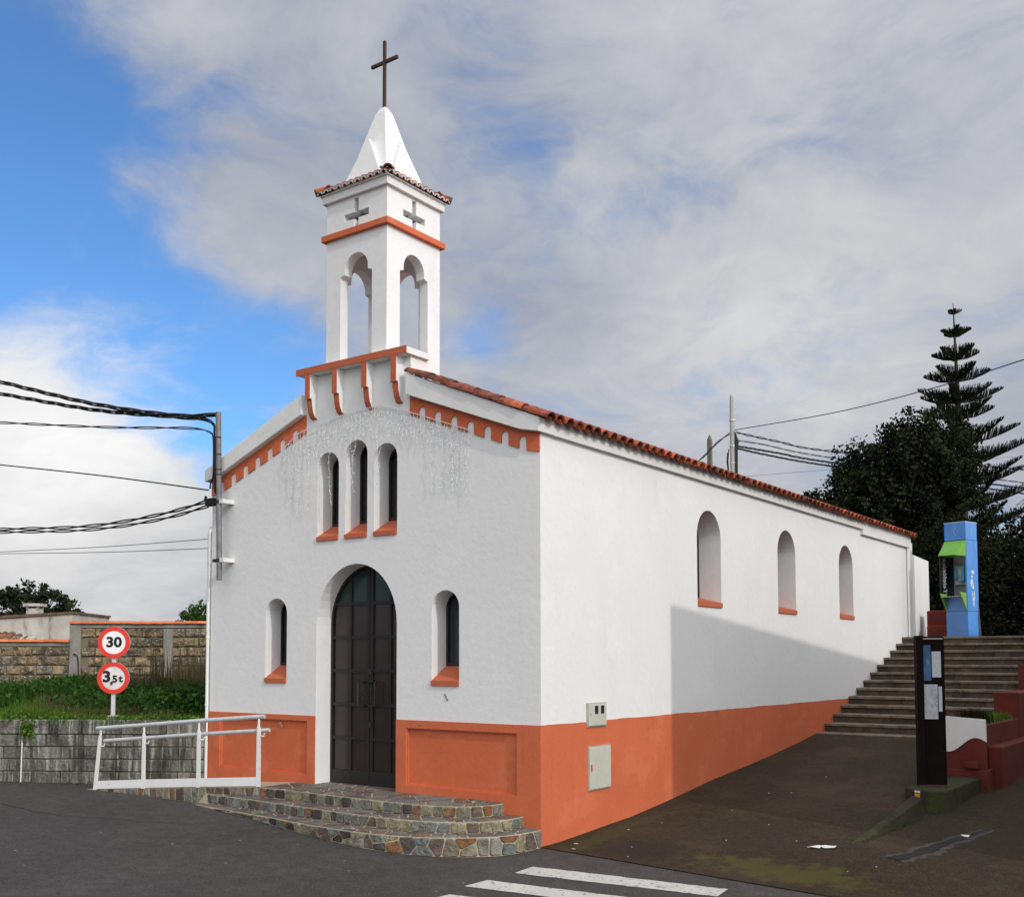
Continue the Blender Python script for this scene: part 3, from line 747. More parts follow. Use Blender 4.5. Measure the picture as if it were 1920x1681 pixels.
for k4 in range(4):
    a0 = k4*math.pi/2                                   # outward direction
    ou = Vector((math.cos(a0), math.sin(a0), 0)); la = Vector((-ou.y, ou.x, 0))
    N = 11
    for i in range(N):
        s_ = (i-(N-1)/2)*(1.165/N)
        loc = Vector((TX, TY, 7.690))+ou*.598+la*s_
        e = Matrix.Rotation(a0+math.pi+random.uniform(-.04, .04), 4, 'Z') @ Matrix.Rotation(-al, 4, 'Y')
        link('eave_tile', tt, tower, loc, rot=e.to_euler())
        link('eave_mortar', te_white, tower, loc+ou*.004-Vector((0, 0, .004)), rot=e.to_euler())
    d = Vector((math.cos(a0+math.pi/4), math.sin(a0+math.pi/4), 0))
    e = Matrix.Rotation(a0+math.pi/4+math.pi, 4, 'Z') @ Matrix.Rotation(-al*.8, 4, 'Y')
    link('eave_tile', tt, tower, Vector((TX, TY, 7.702))+d*.845, rot=e.to_euler(), scale=(1.1, 1.35, 1.5))
# spire
sp = MB(); hb, z0, z1 = .365, 7.765, 8.80
def sq(h, z): return [(TX-h, TY-h, z), (TX+h, TY-h, z), (TX+h, TY+h, z), (TX-h, TY+h, z)]
sp.add(sq(hb, z0-.02)+sq(.075, z1)+sq(.035, 8.875), [(i, (i+1) % 4, (i+1) % 4+4, i+4) for i in range(4)]+[(i+4, (i+1) % 4+4, (i+1) % 4+8, i+8) for i in range(4)]+[(8,9,10,11), (3,2,1,0)])
spire = sp.build('spire', 'white_stucco', tower)
za = 8.38
for k4 in range(4):
    a0 = k4*math.pi/2; ou = Vector((math.cos(a0), math.sin(a0), 0)); la = Vector((-ou.y, ou.x, 0)); c = Vector((TX, TY, 0))
    bw = .355; o0, o1 = .435, .290
    A = c+ou*o0-la*bw+Vector((0, 0, z0-.04)); B = c+ou*o0+la*bw+Vector((0, 0, z0-.04)); C = c+ou*o1+Vector((0, 0, za))
    A2 = c+ou*.30-la*(bw-.02)+Vector((0, 0, z0-.04)); B2 = c+ou*.30+la*(bw-.02)+Vector((0, 0, z0-.04)); C2 = c+ou*.12+Vector((0, 0, za-.05))
    g = MB(); g.add([A, B, C, A2, B2, C2], [(0,1,2), (5,4,3), (0,2,5,3), (1,4,5,2), (0,3,4,1)]); g.build('gablet', 'white_stucco', spire)
cr = MB(); cr.box(TX-.017, TY-.017, 8.86, TX+.017, TY+.017, 9.755); cr.box(TX-.22, TY-.0165, 9.462, TX+.22, TY+.0165, 9.500)
cr.build('cross', 'cross_metal', spire)
# weathering marks, downpipes
dp = MB(); dp.tube([(-5.335, -.02, .3), (-5.335, -.02, 3.6), (-5.335, .02, 3.7)], .022, 8)
dpo = dp.build('downpipe', 'white_metal', chapel)
for z in (1.3, 2.2, 3.2):
    b = MB(); b.tube([(-5.335, -.02, z), (-5.335, -.02, z+.03)], .028, 8); b.build('pipe_clip', 'white_metal', dpo)
ub = MB(); ub.box(-5.375, .03, .3, -5.302, .12, 3.70); ub.build('wall_strip', 'white_stucco', chapel)
dp = MB(); dp.tube([(.03, 13.55, 2.2), (.03, 13.55, 4.19)], .022, 8); dp.build('downpipe', 'white_metal', chapel)

for (x, z, w_, h_, rot) in ((-1.26, 1.50, .010, .045, .5), (-2.06, 5.18, .045, .006, .2), (-2.06, 5.12, .015, .03, 0), (-1.62, 1.19, .03, .006, .1), (-3.9, 1.10, .010, .035, .6)):
    b = MB(); c_, s2_ = math.cos(rot), math.sin(rot); yb = -.0165 if z < 1.22 else -.003
    b.obox((x, yb, z), (w_*c_, 0, w_*s2_), (0, .004, 0), (-h_*s2_, 0, h_*c_)); b.build('plaster_scar', 'concrete', chapel, bevel=.002)
# lower wall that continues behind the chapel
w = MB(); w.plate([(14.02, 1.8), (15.45, 1.8), (15.45, 4.06), (14.02, 4.12)], [], 'x', -.45, -.05)
props(w.build('garden_wall', 'white_stucco'), 'short white wall continuing behind the far end of the chapel', 'wall')

# ------------------------------------------------------------------ meter boxes on the side wall
def meter(y0, y1, z0, z1, label, windows):
    t = thing('meter_box', (0.0, (y0+y1)/2, z0), label, 'meter box')
    b = MB(); b.box(-.02, y0, z0, .018, y1, z1); b.build('frame', 'box_rim', t, bevel=.004)
    b = MB(); b.box(.01, y0+.015, z0+.015, .030, y1-.015, z1-.015); d = b.build('door', 'box_beige', t, bevel=.004)
    if windows:
        for a in (.42, .74):
            yy = y0+(y1-y0)*a; b = MB(); b.box(.028, yy-.035, z1-.125, .033, yy+.035, z1-.035); b.build('window', 'glass_dark', d)
        b = MB(); b.box(.028, y0+.03, z0+.13, .036, y0+.05, z0+.16); b.build('latch', 'box_rim', d)
    else:
        b = MB(); b.box(.028, y0+.02, z0+.22, .040, y0+.045, z0+.29); b.build('latch', 'orange_trim', d)
meter(.90, 1.31, 1.165, 1.435, 'small beige meter box with two dark windows where white meets orange', True)
meter(.92, 1.40, .465, .955, 'larger plain beige meter box on the orange band of the side wall', False)

# ------------------------------------------------------------------ fairy lights
ic = thing('icicle_lights', (-2.4, -.03, 4.6), 'unlit white icicle string lights draped over the chapel front', 'string lights')
arc = smooth_curve([(-3.86, -.035, 4.60), (-3.62, -.035, 4.745), (-3.33, -.035, 4.80), (-2.79, -.035, 4.885), (-2.35, -.035, 4.905), (-2.18, -.035, 4.89), (-1.85, -.035, 4.79), (-1.53, -.035, 4.675), (-1.14, -.035, 4.53), (-.90, -.035, 4.44)], 8)
c = MB(); c.tube(arc, .0065, 4); c.build('cable', 'lights_white', ic)
def arc_z(x):
    for a, b in zip(arc, arc[1:]):
        if a.x <= x <= b.x: return a.z+(b.z-a.z)*(x-a.x)/max(1e-6, b.x-a.x)
    return arc[-1].z
rl = random.Random(3)
for k in range(60):
    x = -3.84+2.92*k/59; z0_ = arc_z(x); e = abs((x+2.4)/1.5)
    L = (.14+.30*rl.random())+(.62*rl.random() if e > .55 and rl.random() < .65 else 0)
    if abs(x-(CX-.45)) < .04: L = 1.05
    if abs(x-(CX+.0)) < .04: L = .95
    if abs(x-(CX+.42)) < .04: L = .9
    s_ = MB(); pts = []; y = -.03; n = max(4, int(L/.05)); xx = x
    for i in range(n+1):
        xx += rl.uniform(-.016, .016); pts.append((xx, -.028-rl.random()*.02, z0_-L*i/n))
    s_.tube(pts, .0028, 3)
    for p in pts[1:]:
        if rl.random() < .8:
            a = rl.uniform(0, 6.28); l = rl.uniform(.02, .05); q = (p[0]+l*math.cos(a), p[1]-.008, p[2]-abs(l*math.sin(a))*.8)
            s_.tube([p, q], [.0022, .0046], 3)
    s_.build('strand', 'lights_white', ic, weld=False)

# ------------------------------------------------------------------ stone steps
steps = thing('stone_steps', (-2.2, -.5, 0), 'curved three-tier steps of mixed stone and pale mortar at the chapel door', 'steps')
OUT = {
 1: [(.0, .0), (-.04, -.40), (-.22, -.74), (-.64, -1.06), (-1.22, -1.22), (-2.05, -1.20), (-3.16, -1.04), (-4.3, -.90), (-5.2, -.80)],
 2: [(-.22, .0), (-.24, -.34), (-.42, -.66), (-.86, -.88), (-1.55, -.94), (-2.6, -.87), (-3.6, -.79), (-4.40, -.74), (-4.72, -.60)],
 3: [(-.47, .0), (-.50, -.28), (-.70, -.53), (-1.20, -.66), (-2.1, -.64), (-3.0, -.60), (-3.62, -.60)]}
ZS = {0: None, 1: .165, 2: .285, 3: .405}
curves = {k: [Vector((p[0], p[1], 0)) for p in smooth_curve([(q[0], q[1], 0) for q in v], 10)] for k, v in OUT.items()}
def strip(curve):
    L = [0]
    for a, b in zip(curve, curve[1:]): L.append(L[-1]+(b-a).length)
    def at(u):
        u = max(0, min(L[-1]-1e-6, u))
        for i in range(len(L)-1):
            if L[i+1] >= u:
                t = (u-L[i])/max(1e-9, L[i+1]-L[i]); a, b = curve[i], curve[i+1]
                tg = (b-a).normalized(); return a.lerp(b, t), Vector((-tg.y, tg.x, 0))
    return L[-1], at
rs = random.Random(11)
for k in (1, 2, 3):
    cv = curves[k]; z = ZS[k]; Lg, at = strip(cv)
    # body of the step in mortar (a little below and behind the stones)
    back = [(cv[-1].x, .02), (cv[0].x-.0, .02)]
    poly = [(p.x, p.y) for p in cv]+[(cv[-1].x, -.02)]+[(cv[0].x, -.0)]
    b = MB(); b.plate([(p[0], p[1]) for p in poly], [], 'z', -.35, z-.006); body = b.build('step', 'mortar', steps)
    _, n0 = at(.5); flip = 1 if (n0.x*(cv[0].x-(-2.5))+n0.y*1) < 0 else -1
    def outn(u):
        p, n = at(u)
        # outward = away from the middle of the landing
        c = Vector((-2.2, .6, 0)); 
        if (p-c).dot(n) < 0: n = -n
        return p, n
    # riser stones
    def zlow(u):
        p, n = outn(u); return (road_z(p.x, p.y) if k == 1 else ZS[k-1])
    HN = .20 if k == 1 else .12; nu = .150 if k == 1 else .135
    sites = []; u = .03
    while u < Lg:
        if k == 1 and rs.random() < .45: sites += [(u+rs.uniform(-.02, .02), HN*rs.uniform(.10, .4)), (u+rs.uniform(.0, .07), HN*rs.uniform(.62, .95))]
        else: sites.append((u+rs.uniform(-.03, .03), HN*rs.uniform(.3, .7)))
        u += nu*rs.uniform(.75, 1.3)
    def to3(a, b_, hh):
        p, n = outn(a); lo = zlow(a)+.006; return (p.x+n.x*hh, p.y+n.y*hh, lo+(z-.010-lo)*b_/HN)
    for pl in cells(sites, [(.01, .004), (Lg-.01, .004), (Lg-.01, HN-.002), (.01, HN-.002)], .015):
        um = sum(q[0] for q in pl)/len(pl)
        if z-zlow(um) < .03: continue
        # round the corners a little: insert jittered mid points
        rp_ = []
        for i in range(len(pl)):
            p0, p1 = pl[i], pl[(i+1) % len(pl)]
            for t_ in (.10, .90): rp_.append((p0[0]+(p1[0]-p0[0])*t_+rs.uniform(-.003, .003), p0[1]+(p1[1]-p0[1])*t_+rs.uniform(-.003, .003)))
        stone(rp_, to3, rs.uniform(.006, .026), 'stone', 'stone_mix', body, edge=.009)
    # tread stones
    if k < 3:
        depth = .44; W_ = Lg
        sites = [(rs.uniform(0, W_), rs.uniform(.0, depth)) for _ in range(int(W_*depth*42))]
        for it in range(2):
            pass
        for pl in cells(sites, [(.015, .012), (W_-.01, .012), (W_-.01, depth), (.015, depth)], .020):
            def to3(a, b_, hh):
                p, n = outn(a); return (p.x-n.x*b_, min(-.004, p.y-n.y*b_), z-.006+hh)
            us = sum(p[0] for p in pl)/len(pl); vs_ = sum(p[1] for p in pl)/len(pl)
            pc, nc = outn(us); pz = pc-nc*vs_
            if pz.y > -.03: continue
            stone(pl, to3, rs.uniform(.006, .010), 'flagstone', 'flag_stone', body, edge=.010)
    else:
        bound = [(p.x, p.y+.012) for p in cv]+[(cv[-1].x, -.006), (cv[0].x, -.006)]
        if sum(bound[i][0]*bound[(i+1) % len(bound)][1]-bound[(i+1) % len(bound)][0]*bound[i][1] for i in range(len(bound))) < 0: bound = bound[::-1]
        sites = [(rs.uniform(-3.6, -.45), rs.uniform(-.66, 0)) for _ in range(84)]
        for pl in cells(sites, bound, .022):
            stone(pl, lambda a, b_, hh: (a, b_, z-.006+hh), rs.uniform(.006, .010), 'flagstone', 'flag_stone', body, edge=.010)
# threshold inside the doorway
b = MB(); b.box(CX-.652, -.003, -.2, CX+.652, .26, .404); th_ = b.build('threshold', 'mortar', steps)
sites = [(rs.uniform(CX-.64, CX+.64), rs.uniform(.0, .25)) for _ in range(16)]
for pl in cells(sites, [(CX-.645, .0), (CX+.645, .0), (CX+.645, .25), (CX-.645, .25)], .02):
    stone(pl, lambda a, b_, hh: (a, b_, .404+hh-.004), .008, 'flagstone', 'flag_stone', th_)
# access ramp to the left with a stone edge
ramp = thing('access_ramp', (-4.9, -.5, .1), 'short flagged access ramp along the chapel front below the white railing', 'ramp')
RP = [Vector((-3.615, -.60, .405)), Vector((-4.53, -.78, .355)), Vector((-5.41, -.94, .295)), Vector((-6.40, -1.15, .235))]
rb_ = MB(); bk = [Vector((-3.615, -.0, .405)), Vector((-4.53, .0, .355)), Vector((-5.29, -.03, .295)), Vector((-6.10, -.60, .235))]
V = [p for p in RP]+[p for p in bk]+[Vector((p.x, p.y, -.2)) for p in RP]+[Vector((p.x, p.y, -.2)) for p in bk]
F = [(i, i+1, i+5, i+4) for i in range(3)]+[(i, i+1, i+9, i+8) for i in range(3)]+[(3, 7, 15, 11), (0, 4, 12, 8)]+[(i+4, i+5, i+13, i+12) for i in range(3)]
rb_.add(V, F); rbo = rb_.build('ramp_bed', 'mortar', ramp)
Lr, atr = strip(RP); sites = []; u = .04
while u < Lr: sites.append((u+rs.uniform(-.02, .02), rs.uniform(.03, .07))); u += rs.uniform(.08, .14)
def tor(a, b_, hh):
    p, n = atr(a); n = n if n.y < 0 else -n; lo = road_z(p.x, p.y)+.006; lo = max(lo, .292 if p.x > -4.5 else lo); return (p.x+n.x*hh, p.y+n.y*hh, lo+max(.004, p.z-.008-lo)*b_/.1)
for pl in cells(sites, [(.01, .0), (Lr-.2, .0), (Lr-.2, .1), (.01, .1)], .016): stone(pl, tor, .010, 'stone', 'stone_mix', rbo)
# ------------------------------------------------------------------ railing
rail = thing('railing', (-4.9, -.85, .3), 'white metal handrail with two galvanised tubes along the access ramp', 'railing')
post_b = [Vector((-3.64, -.61, .405)), Vector((-4.53, -.785, .350)), Vector((-5.41, -.945, .290)), Vector((-6.19, -1.115, .235))]
hts = [.83, .815, .80, .79]; axis = (post_b[3]-post_b[0]).normalized(); perp = Vector((axis.y, -axis.x, 0)).normalized()
if perp.y > 0: perp = -perp
lean = [0, 0, .0, .085]
for p, h, ln in zip(post_b, hts, lean):
    b = MB(); top = p+Vector((0, 0, h-.14))-axis*ln*.8
    b.add([p-axis*.028-perp*.009, p+axis*.028-perp*.009, p+axis*.028+perp*.009, p-axis*.028+perp*.009] +
          [top-axis*.024-perp*.009, top+axis*.024-perp*.009-Vector((0, 0, -.0)), top+axis*.024+perp*.009, top-axis*.024+perp*.009] +
          [top+axis*.012+Vector((0, 0, .05))+perp*s for s in (-.009, .009)],
          [(0,1,2,3), (0,1,5,4), (1,2,6,5), (2,3,7,6), (3,0,4,7), (4,5,8), (7,6,9), (5,6,9,8), (4,8,9,7)])
    po = b.build('post', 'white_metal', rail)
    b = MB(); t2 = p+Vector((0, 0, h-.02))-axis*ln; b.tube([top-Vector((0, 0, .08)), t2], .014, 8); b.build('post_top', 'white_metal', po)
    b = MB(); q = p+Vector((0, 0, h-.17))-axis*(ln*.8+.03)-perp*.0; b.tube([q-Vector((0, 0, .06))+axis*.03, q-Vector((0, 0, .065))-axis*.04, q-axis*.055-Vector((0, 0, .03))], .009, 6); b.build('hook', 'white_metal', po)
def railpts(off, ext0, ext1, side):
    pts = [p+Vector((0, 0, h+off))-axis*ln+perp*side for p, h, ln in zip(post_b, hts, lean)]
    pts[0] = pts[0]-axis*ext0; pts[-1] = pts[-1]+axis*ext1; return pts
b = MB(); b.tube(railpts(0, .08, .07, 0), .026, 10); b.build('top_rail', 'galvanised', rail, smooth=True)
b = MB(); b.tube(railpts(-.165, .13, -.03, -.035), .024, 10); b.build('lower_rail', 'galvanised', rail, smooth=True)
for p, q in zip(post_b, post_b[1:]):
    b = MB(); a_ = p+axis*.03; c_ = q-axis*.03; b.add([a_+Vector((0, 0, .012)), c_+Vector((0, 0, .012)), c_+Vector((0, 0, .115)), a_+Vector((0, 0, .115))] + [v+perp*.006 for v in (a_+Vector((0, 0, .012)), c_+Vector((0, 0, .012)), c_+Vector((0, 0, .115)), a_+Vector((0, 0, .115)))],
        [(0,1,2,3), (7,6,5,4), (0,1,5,4), (1,2,6,5), (2,3,7,6), (3,0,4,7)]); b.build('kick_plate', 'white_metal', rail)

# ------------------------------------------------------------------ retaining wall of blocks
rw = thing('retaining_wall', (-6.5, -.8, .2), 'low grey streaked concrete block wall holding the grass bank beside the road', 'wall')
core = MB(); A_ = RW0-RWN*.03; B_ = RW0+RWD*12-RWN*.03
def wallbox(mb, a, d, s0, s1, t0, t1, z0_, z1_):
    n = RWN; P = [a+d*s0+n*t0, a+d*s1+n*t0, a+d*s1+n*t1, a+d*s0+n*t1]
    mb.add([(p.x, p.y, z0_) for p in P]+[(p.x, p.y, z1_) for p in P], [(0,3,2,1),(4,5,6,7),(0,1,5,4),(1,2,6,5),(2,3,7,6),(3,0,4,7)])
wallbox(core, RW0, RWD, .02, 9, -.24, -.02, -.2, 1.09); core.build('wall_core', 'wall_mortar', rw)
ra = random.Random(5); zc = [.255, .42, .585, .75, .915, 1.115]
for r_ in range(5):
    s_ = .03+(.21 if r_ % 2 else 0) if r_ < 4 else .03
    if r_ % 2: 
        b = MB(); wallbox(b, RW0, RWD, .03, .03+.19, -.1, ra.uniform(-.006, .006), zc[r_]+.004, zc[r_+1]-.004); b.build('block', 'concrete_block', rw, bevel=.008)
    while s_ < 8.6:
        L = .40 if r_ < 4 else ra.uniform(.42, .8); o = ra.uniform(-.008, .010)+(.015 if r_ == 4 else 0)
        b = MB(); wallbox(b, RW0, RWD, s_+.006, s_+L-.006, -.1, o, zc[r_]+.005-(.0), zc[r_+1]-.005); b.build('block', 'concrete_block', rw, bevel=.010)
        s_ += L
b = MB(); wallbox(b, RW0, RWD, .03, 9, -.1, .035, .0, .262); b.build('footing', 'concrete_block', rw)
p = RW0+RWD*2.0; 
b = MB(); q = RW0+RWD*2.56+RWN*.03; b.tube([(q.x, q.y, .24), (q.x+.01, q.y, .6), (q.x+.02, q.y, .93)], .009, 6)
props(b.build('weep_pipe', 'white_metal'), 'thin white pipe running down the grey retaining wall below the green tuft', 'pipe')
# ------------------------------------------------------------------ rough block wall with tiled coping
bw = thing('block_wall', (-13.5, 4.2, 1.2), 'tall rough stone-faced block wall with orange tile coping behind the grass', 'wall')
def bwbox(mb, s0, s1, t0, t1, z0_, z1_):
    P = [BW0+BWD*s0+BWN*t0, BW0+BWD*s1+BWN*t0, BW0+BWD*s1+BWN*t1, BW0+BWD*s0+BWN*t1]
    mb.add([(p.x, p.y, z0_) for p in P]+[(p.x, p.y, z1_) for p in P], [(0,3,2,1),(4,5,6,7),(0,1,5,4),(1,2,6,5),(2,3,7,6),(3,0,4,7)])
c = MB(); bwbox(c, -4, 1.52, -.25, -.012, .9, 2.26); bwbox(c, 1.52, 7.6, -.25, -.012, .9, 2.65); c.build('wall_core', 'block_mortar', bw)
rk = random.Random(9)
def courses(s0, s1, zt, skip):
    z = zt; r_ = 0
    while z > 1.15:
        s_ = s0+(.165 if r_ % 2 else 0)
        if r_ % 2: 
            pass
        while s_ < s1-.08:
            L = rk.uniform(.29, .36); e = min(s_+L, s1)
            if not any(a < (s_+e)/2 < b_ for a, b_ in skip):
                b = MB(); n = RWN
                # pillow-faced block: back ring + raised irregular face
                x0, x1, y0, y1 = s_+.008, e-.008, z-.205+.009, z-.009
                def P3(s__, z__, t): v = BW0+BWD*s__+BWN*t; return (v.x, v.y, z__)
                vs = [P3(x0, y0, -.03), P3(x1, y0, -.03), P3(x1, y1, -.03), P3(x0, y1, -.03), P3(x0, y0, .0), P3(x1, y0, .0), P3(x1, y1, .0), P3(x0, y1, .0)]
                ins = .03; 
                vs += [P3(x0+rk.uniform(.01, .05), y0+rk.uniform(.01, .05), rk.uniform(.018, .05)), P3(x1-rk.uniform(.01, .05), y0+rk.uniform(.01, .05), rk.uniform(.018, .05)), P3(x1-rk.uniform(.01, .05), y1-rk.uniform(.01, .05), rk.uniform(.018, .05)), P3(x0+rk.uniform(.01, .05), y1-rk.uniform(.01, .05), rk.uniform(.018, .05)), P3((x0+x1)/2+rk.uniform(-.04, .04), (y0+y1)/2+rk.uniform(-.02, .02), rk.uniform(.02, .06))]
                b.add(vs, [(0,1,5,4),(1,2,6,5),(2,3,7,6),(3,0,4,7),(4,5,9,8),(5,6,10,9),(6,7,11,10),(7,4,8,11),(8,9,12),(9,10,12),(10,11,12),(11,8,12)])
                b.build('block', 'rough_block', bw)
            s_ += L
        z -= .205; r_ += 1
courses(-2.5, 1.5, 2.20, [])
courses(1.72, 7.0, 2.585, [(3.52, 3.68)])
for (s_, e, zt, zb, f) in ((1.50, 1.74, 2.70, .95, .06), (3.50, 3.70, 2.62, .95, .075)):
    c = MB(); bwbox(c, s_, e, -.1, f, zb, zt-.06); c.build('pillar', 'concrete', bw, bevel=.01)
c = MB(); bwbox(c, -4, 1.5, -.25, .03, 2.205, 2.30); c.build('coping', 'concrete', bw); c = MB(); bwbox(c, 1.5, 7.6, -.25, .03, 2.59, 2.685); c.build('coping', 'concrete', bw)
ct = tile_mesh('coping_tile', .30, .16, .14, .05, .045, m='cap_tile')
aw = math.atan2(BWD.y, BWD.x)
for (s0, s1, z) in ((-3.8, 1.25, 2.298), (1.48, 7.4, 2.683)):
    s_ = s0
    while s_ < s1:
        v = BW0+BWD*s_+BWN*-.04; link('coping_tile', ct, bw, (v.x, v.y, z), rot=(0, rk.uniform(.0, .05), aw+rk.uniform(-.05, .05)), scale=(1, 1.7, 1.15)); s_ += .25

rod = [BW0+BWD*s_+BWN*.09+Vector((0, 0, z)) for s_, z in ((1.60, 2.03), (1.66, 2.02), (1.70, 1.95), (1.72, 1.7), (1.73, 1.2))]
b = MB(); b.tube(smooth_curve(rod, 5), .014, 5); props(b.build('bent_rod', 'cross_metal'), 'rusty bent rod sticking out of the concrete pillar of the block wall', 'rod')
# ------------------------------------------------------------------ old house behind the wall
hs = thing('old_house', (-22, 7.6, 1.0), 'old house with stained plaster wall, brown tiled roof and small chimney behind the block wall', 'house')
def hp(s_, t, z): v = Vector((-20.82, 7.79, 0))+Vector((-.8, -.6, 0))*s_+Vector((-.6, .8, 0))*t; return (v.x, v.y, z)
b = MB(); b.add([hp(0, 0, .6), hp(6, 0, .6), hp(6, 0, 2.80), hp(1.55, 0, 3.07), hp(0, 0, 3.20), hp(0, 3, .6), hp(6, 3, .6), hp(6, 3, 2.80), hp(1.55, 3, 3.07), hp(0, 3, 3.20)],
      [(0,1,2,3,4), (9,8,7,6,5), (0,4,9,5), (1,6,7,2), (2,7,8,3), (3,8,9,4)]); b.build('wall', 'plaster_old', hs)
b = MB(); b.add([hp(-.05, -.06, 3.19), hp(6, -.06, 2.79), hp(6, 3, 2.79), hp(-.05, 3, 3.19), hp(-.05, -.06, 3.25), hp(6, -.06, 2.90), hp(6, 3, 2.9), hp(-.05, 3, 3.25)], [(0,1,2,3),(4,5,6,7),(0,1,5,4),(1,2,6,5),(2,3,7,6),(3,0,4,7)])
hr = b.build('roof', 'old_tile', hs)
ot = tile_mesh('house_tile', .40, .2, .17, .07, .06, m='old_tile')
aw2 = math.atan2(-.6, -.8)
for i in range(11):                                          # lower lean-to roof in front
    for j in range(4):
        v = hp(1.05+i*.2, -.75+j*.33, 2.36+j*.12-.0*i-max(0, (3-i))*.06); link('roof_tile', ot, hr, v, rot=(Matrix.Rotation(math.atan2(.8, -.6), 4, 'Z') @ Matrix.Rotation(-.33, 4, 'Y')).to_euler())
b = MB(); b.add([hp(1.0, -.8, 1.2), hp(3.3, -.8, 1.2), hp(3.3, -.8, 2.36), hp(1.0, -.8, 2.2), hp(1.0, .0, 1.2), hp(3.3, .0, 1.2), hp(3.3, 0, 2.72), hp(1.0, 0, 2.56)], [(0,1,2,3), (4,7,6,5), (0,3,7,4), (1,5,6,2), (3,2,6,7)]); b.build('lean_to', 'plaster_old', hs)
b = MB(); b.add([hp(s_, t, z) for z in (2.9, 3.36) for s_, t in ((1.15, .5), (1.50, .5), (1.50, .85), (1.15, .85))], [(0,1,2,3),(4,5,6,7),(0,1,5,4),(1,2,6,5),(2,3,7,6),(3,0,4,7)]); ch = b.build('chimney', 'plaster_old', hr)
b = MB(); b.add([hp(s_, t, z) for z in (3.42, 3.50) for s_, t in ((1.08, .43), (1.57, .43), (1.57, .92), (1.08, .92))], [(0,1,2,3),(4,5,6,7),(0,1,5,4),(1,2,6,5),(2,3,7,6),(3,0,4,7)])
for s_, t in ((1.15, .5), (1.44, .5), (1.44, .8), (1.15, .8)):
    b.add([hp(s_+a, t+c_, z) for z in (3.3, 3.44) for a, c_ in ((0, 0), (.06, 0), (.06, .06), (0, .06))], [(0,1,2,3),(4,5,6,7),(0,1,5,4),(1,2,6,5),(2,3,7,6),(3,0,4,7)])
b.build('chimney_cap', 'plaster_old', hr)

# ------------------------------------------------------------------ road sign
SG = Vector((-6.61, -.58, 1.08)); sgn_ = thing('road_sign', SG, 'round red-rimmed speed and weight limit signs, one above the other, on a grey post', 'road sign')
b = MB(); b.obox(SG+Vector((0, 0, .60)), rgt*.026, Vector((-rgt.y, rgt.x, 0))*.014, Vector((0, 0, .62))); b.build('post', 'galvanised', sgn_)
b = MB(); b.obox(SG+Vector((0, 0, .05)), rgt*.08, Vector((-rgt.y, rgt.x, 0))*.05, Vector((0, 0, .03))); b.build('foot', 'concrete', sgn_, bevel=.01)
ndir = Vector((rgt.y, -rgt.x, 0)); ndir = (ndir+rgt*.06).normalized(); hx_ = Vector((-ndir.y, ndir.x, 0))
def disc(c, r, t0, t1, name, m, par_, rin=0, n=40):
    b = MB(); V = []; F = []
    for t in (t0, t1):
        for k in range(n): a = 2*math.pi*k/n; V.append(c+ndir*t+hx_*(r*math.cos(a))+Vector((0, 0, r*math.sin(a))))
    if rin:
        for t in (t0, t1):
            for k in range(n): a = 2*math.pi*k/n; V.append(c+ndir*t+hx_*(rin*math.cos(a))+Vector((0, 0, rin*math.sin(a))))
        for k in range(n):
            j = (k+1) % n; F += [(k, j, n+j, n+k), (2*n+k, 3*n+k, 3*n+j, 2*n+j), (n+k, n+j, 3*n+j, 3*n+k), (k, 2*n+k, 2*n+j, j)]
    else:
        F = [tuple(range(n)), tuple(range(2*n-1, n-1, -1))]+[(k, (k+1) % n, (k+1) % n+n, k+n) for k in range(n)]
    b.add(V, F); return b.build(name, m, par_)
def sign_plate(zc_, txts, face):
    c = Vector((SG.x, SG.y, zc_)); r_ = .216
    pl = disc(c, r_, .020, .028, 'sign_plate', face, sgn_); disc(c, r_, .0275, .034, 'rim', 'sign_red', pl, rin=.158)
    disc(c, r_+.001, .012, .0195, 'backing', 'galvanised', pl)
    for (tx, size, dx, dz, bold) in txts:
        me = text_mesh(tx, size, 'sign_black', bold)
        Mt = Matrix((hx_, Vector((0, 0, 1)), ndir)).transposed()
        link('lettering', me, pl, c+ndir*.0305+hx_*dx+Vector((0, 0, dz)), rot=Mt.to_euler(), scale=(1.12, 1, 1))
sign_plate(2.151, [('30', .190, 0, -.002, .007)], 'sign_white')
sign_plate(1.667, [('3', .205, -.088, .012, .008), (',', .15, -.022, -.030, .006), ('5', .130, .022, -.018, .005), ('t', .130, .100, -.012, .005)], 'sign_worn')

# ------------------------------------------------------------------ pole on the chapel corner and cables
pl = thing('service_pole', (-4.98, -.16, 2.95), 'grey steel service pole clamped to the upper left of the chapel front', 'pole')
b = MB(); b.tube([(-4.945, -.16, 2.955), (-5.01, -.16, 5.19)], .036, 12); b.build('tube', 'pole_steel', pl, smooth=True)
for z, x in ((3.99, -4.975), (3.215, -4.952)):
    b = MB(); b.box(x+.03, -.185, z-.028, x+.115, 0.0, z+.028); b.build('wall_bracket', 'white_metal', pl, bevel=.004)
    b = MB(); b.tube([(x, -.16, z-.022), (x, -.16, z+.022)], .042, 12); b.box(x-.11, -.185, z-.02, x-.03, -.135, z+.02); b.build('clamp', 'dark_metal', pl)
for z in (4.35, 4.42, 4.62, 4.85): 
    x = -4.945-.065*(z-2.955)/2.235; b = MB(); b.tube([(x, -.16, z-.008), (x, -.16, z+.008)], .0385, 10); b.build('strap', 'dark_metal', pl)
b = MB(); b.box(-5.22, -.19, 3.95, -5.05, -.12, 4.05); b.tube([(-5.22, -.15, 4.0), (-5.27, -.15, 4.05), (-5.25, -.15, 4.09)], .018, 6); b.build('insulator', 'cable_black', pl)
